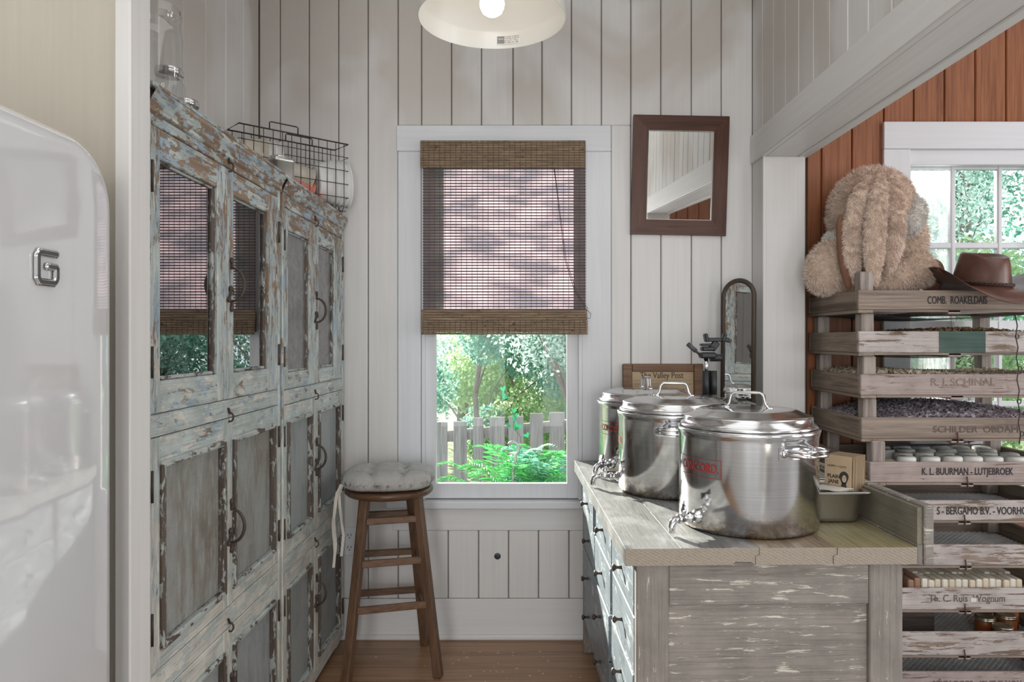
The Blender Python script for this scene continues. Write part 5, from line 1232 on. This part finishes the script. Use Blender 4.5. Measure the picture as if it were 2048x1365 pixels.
o = MB().bx(-.16, .13, -.004, .004, 0, .082, .001).build('dark_divider', CWD, None, loc=(x0 + .235, y0 + .20, crate_top(8)), rot=(0, 0, .05)); tag(o, 'dark board standing in the low crate left of the amber jars', 'board')
tb_ = thing('tin_lid', 'shiny flat tin lid at the left end of the soap crate', 'lid', (CRATES[7][4] + .045, CRATES[7][5] + .075, crate_top(7)))
MB().lathe([(0, .066), (.033, .066), (.036, .069), (.037, .066), (.037, 0), (0, 0)], 32).build('tin', M['chrome'], tb_)
# black twisted hanging wires
hw_ = thing('hanging_wire', 'black wire with twisted loops hanging down the crates on the right', 'wire', px(2040, 690, 2.69))
pts = [px(2032 + 8 * k / 12 + (2 if k % 2 else -2), 630 + 260 * k / 12, 2.69) for k in range(13)]
mb = MB().tube(pts, .0020, 6)
mb.build('wire', M['blackwire'], hw_, True)
for k in (2, 5, 8, 11):
    cc = pts[k] + Vector((.006, 0, 0)); MB().tube([cc + Vector((.007 * math.cos(a), .001, .009 * math.sin(a))) for a in [2 * PI * j / 10 for j in range(10)]], .0018, 6, True).build('loop', M['blackwire'], hw_, True)

# ------------------------------------------------------------------ plush rabbit
def smooth_union(blobs, voxel, name):
    mb = MB()
    for (c_, r_, e_) in blobs: mb.ball(c_, r_, 24, 16, M=Euler(e_).to_matrix())
    o = mb.build(name, M['plaster']); m1 = o.modifiers.new('r', 'REMESH'); m1.mode = 'VOXEL'; m1.voxel_size = voxel; m2 = o.modifiers.new('s', 'SMOOTH'); m2.factor = .6; m2.iterations = 6
    dg = bpy.context.evaluated_depsgraph_get(); me = bpy.data.meshes.new_from_object(o.evaluated_get(dg)); bpy.data.objects.remove(o)
    me.polygons.foreach_set('use_smooth', [True] * len(me.polygons)); return me
def furmat(name, c1, c2):
    g = G(name, .95); gm = g.n('ShaderNodeNewGeometry'); n = g.noise(g.co((1, 1, 1), rnd=False), 9, 3)
    col = g.mix(.5, g.ramp(gm.outputs['Random Per Island'], [(0, c1), (1, c2)]), g.ramp(n, [(.35, c1), (.65, c2)])); g.set('Base Color', col); g.set('Sheen Weight', .3); return g.m
def fur(me, n, L, name, mat, parent, droop=.5, seed=1, clump=5):
    me.calc_loop_triangles(); rg = np.random.default_rng(seed)
    co = np.array([v.co[:] for v in me.vertices]); no = np.array([v.normal[:] for v in me.vertices]); T = np.array([t.vertices[:] for t in me.loop_triangles])
    a, b, c = co[T[:, 0]], co[T[:, 1]], co[T[:, 2]]; ar = np.linalg.norm(np.cross(b - a, c - a), axis=1); k = rg.choice(len(T), n, p=ar / ar.sum())
    r1 = np.sqrt(rg.uniform(size=n)); r2 = rg.uniform(size=n); w = np.stack([1 - r1, r1 * (1 - r2), r1 * r2], 1)
    p = (co[T[k]] * w[:, :, None]).sum(1); q = (no[T[k]] * w[:, :, None]).sum(1); q /= np.linalg.norm(q, axis=1)[:, None]
    cell = np.floor(p / .016).astype(int); hsh = (cell @ np.array([73856093, 19349663, 83492791])) & 1023; tb2 = rg.normal(size=(1024, 3)) * .45
    d = q + tb2[hsh] + rg.normal(size=(n, 3)) * .22 + np.array([0, 0, -droop]); d /= np.linalg.norm(d, axis=1)[:, None]
    s_ = np.cross(d, rg.normal(size=(n, 3))); s_ /= np.linalg.norm(s_, axis=1)[:, None]; l = (L * rg.uniform(.6, 1.25, n))[:, None]; wd = .0011
    V = np.stack([p - s_ * wd, p + s_ * wd, p + d * l], 1).reshape(-1, 3)
    o = raw(name, V, np.arange(3 * n).reshape(-1, 3), mat, parent, kind='stuff'); return o
furm = furmat('beige_plush', (.54, .40, .315), (.94, .79, .69)); furw = furmat('white_plush', (.58, .55, .51), (.78, .76, .72)); base_f = plain('plush_backing', (.52, .40, .30), .95, 0, .1, 30); base_w = plain('white_plush_backing', (.66, .63, .58), .95)
suede = plain('brown_suede', (.20, .095, .055), .8, 0, .12, 30)
Y0 = 3.01; rab = thing('plush_rabbit', 'big beige plush rabbit slumped on the top crate with long ears', 'plush toy', px(1745, 600, Y0))
RL = rab.location.copy()
def R(x, y, d=Y0): return px(x, y, d) - RL
q = Y0 / 1450   # metres per photograph pixel at the rabbit
def blob(x, y, rx, ry, rd, d=0.0, rot=0.0): return (R(x, y, Y0 + d), (rx * q, rd, ry * q), (0, rot, 0))
body = smooth_union([blob(1744, 428, 86, 94, .16, .03), blob(1762, 545, 82, 62, .15, .02), blob(1655, 535, 40, 56, .075, -.06, .35), blob(1690, 575, 50, 26, .07, -.02, .2), blob(1790, 560, 58, 30, .075, -.12, -.35),
                     blob(1835, 538, 34, 38, .06, -.13, -.55), blob(1800, 480, 48, 70, .12, .06), blob(1700, 500, 40, 60, .10, .03), blob(1740, 590, 70, 22, .12, .02)], .012, 'body')
body.materials.clear(); body.materials.append(base_f); bo = link('body', body, rab); fur(body, 42000, .017, 'fur', furm, bo, .35, 1)
mz = smooth_union([blob(1826, 428, 22, 34, .06, -.06), blob(1816, 448, 22, 24, .06, -.09)], .010, 'muzzle'); mz.materials.clear(); mz.materials.append(base_w); mo = link('muzzle', mz, rab); fur(mz, 5000, .016, 'fur', furw, mo, .3, 2)
cf = smooth_union([blob(1668, 485, 20, 22, .05, -.03)], .010, 'muzzle_fluff'); cf.materials.clear(); cf.materials.append(base_w); co_ = link('white_cuff', cf, rab); fur(cf, 3000, .014, 'fur', furw, co_, .3, 3)
def ear(cl, wl, seed, dd):
    mb = MB(); n = 14; blobs = []
    for i in range(n + 1):
        t = i / n; k = t * (len(cl) - 1); j = min(len(cl) - 2, int(k)); f = k - j; x = cl[j][0] + (cl[j + 1][0] - cl[j][0]) * f; y = cl[j][1] + (cl[j + 1][1] - cl[j][1]) * f; d = cl[j][2] + (cl[j + 1][2] - cl[j][2]) * f
        w = wl[j] + (wl[j + 1] - wl[j]) * f; blobs.append((R(x, y, Y0 + d), (w * q, .018, max(w, 18) * q * .8), (0, 0, 0)))
    me = smooth_union(blobs, .009, 'ear'); me.materials.clear(); me.materials.append(base_f); o = link('ear', me, rab); fur(me, 13000, .012, 'fur', furm, o, 1.1, seed); return o
ear([(1748, 352, -.07), (1720, 388, -.19), (1706, 450, -.20), (1703, 510, -.20), (1710, 552, -.19)], [12, 18, 21, 18, 9], 4, 0)
ear([(1760, 348, -.07), (1757, 385, -.20), (1751, 450, -.24), (1748, 510, -.245), (1746, 558, -.25)], [14, 20, 22, 20, 12], 5, 0)
ear([(1774, 350, -.06), (1792, 388, -.18), (1794, 450, -.22), (1788, 500, -.225), (1778, 535, -.22)], [14, 18, 19, 17, 10], 6, 0)
ie = MB().ball(R(1689, 505, Y0 - .18), (13 * q, .02, 72 * q), 16, 12, M=Euler((0, -.12, 0)).to_matrix()); ie.build('inner_ear', suede, rab)
fp = MB().ball(R(1864, 553, Y0 - .09), (22 * q, .045, 34 * q), 18, 12, M=Euler((0, .15, 0)).to_matrix()); fp.build('foot_pad', suede, rab)

# ------------------------------------------------------------------ leather hat
lea = G('brown_leather', .38, spec=.5); n = lea.noise(lea.co((1, 1, 1), rnd=False), 14, 5, .6); lea.set('Base Color', lea.ramp(n, [(.3, (.075, .032, .022)), (.7, (.135, .060, .040))])); lea.bump(n, .15, .002)
ht = thing('leather_hat', 'brown leather brimmed hat with braided band on the top crate', 'hat', (1.762, 2.79, CRATES[0][7] + .018), rot=(.12, .06, 0))
n = 64; prof = []
def hat_pt(r, th, z): return (r * math.cos(th), r * math.sin(th) * 1.12, z)
rows_ = []
for (r, z, kind) in [(.188, 0, 'b'), (.188, .004, 'b'), (.165, .003, 'b'), (.14, .001, 'b'), (.12, 0, 'b'), (.105, .001, 'b'), (.099, .006, 'c'), (.097, .015, 'c'), (.092, .05, 'c'), (.085, .09, 'c'), (.080, .112, 'c'), (.076, .121, 'c'), (.070, .124, 'c'), (.062, .119, 'c'), (.05, .111, 'c'), (.03, .106, 'c'), (.0, .105, 'c')]:
    rw = []
    for j in range(n):
        th = 2 * PI * j / n; zz = z
        if kind == 'b':
            e = ((r - .105) / .073); zz += e ** 1.4 * (.052 * max(0, math.cos(2 * th)) ** 1.0 - .042 * max(0, -math.cos(2 * th)) )
        elif z > .1: zz += .012 * math.sin(th) * (r / .08) + .004 * math.cos(2 * th)
        rw.append(hat_pt(r, th, zz))
    rows_.append(rw)
vv = [p for rw in rows_ for p in rw]; ff = [[i * n + j, i * n + (j + 1) % n, (i + 1) * n + (j + 1) % n, (i + 1) * n + j] for i in range(len(rows_) - 1) for j in range(n)]
hb_ = MB().add(vv, ff, True).build('hat_body', lea.m, ht)
so_ = hb_.modifiers.new('thick', 'SOLIDIFY'); so_.thickness = .0025
for ph in (0, PI): MB().tube([(.1015 * math.cos(a) * (1 + .02 * math.cos(22 * a + ph)), .1015 * 1.12 * math.sin(a) * (1 + .02 * math.cos(22 * a + ph)), .014 + .0045 * math.sin(22 * a + ph)) for a in [2 * PI * k / 176 for k in range(176)]], .0034, 6, True).build('braided_band', plain('dark_braid_leather', (.05, .022, .016), .5), ht)
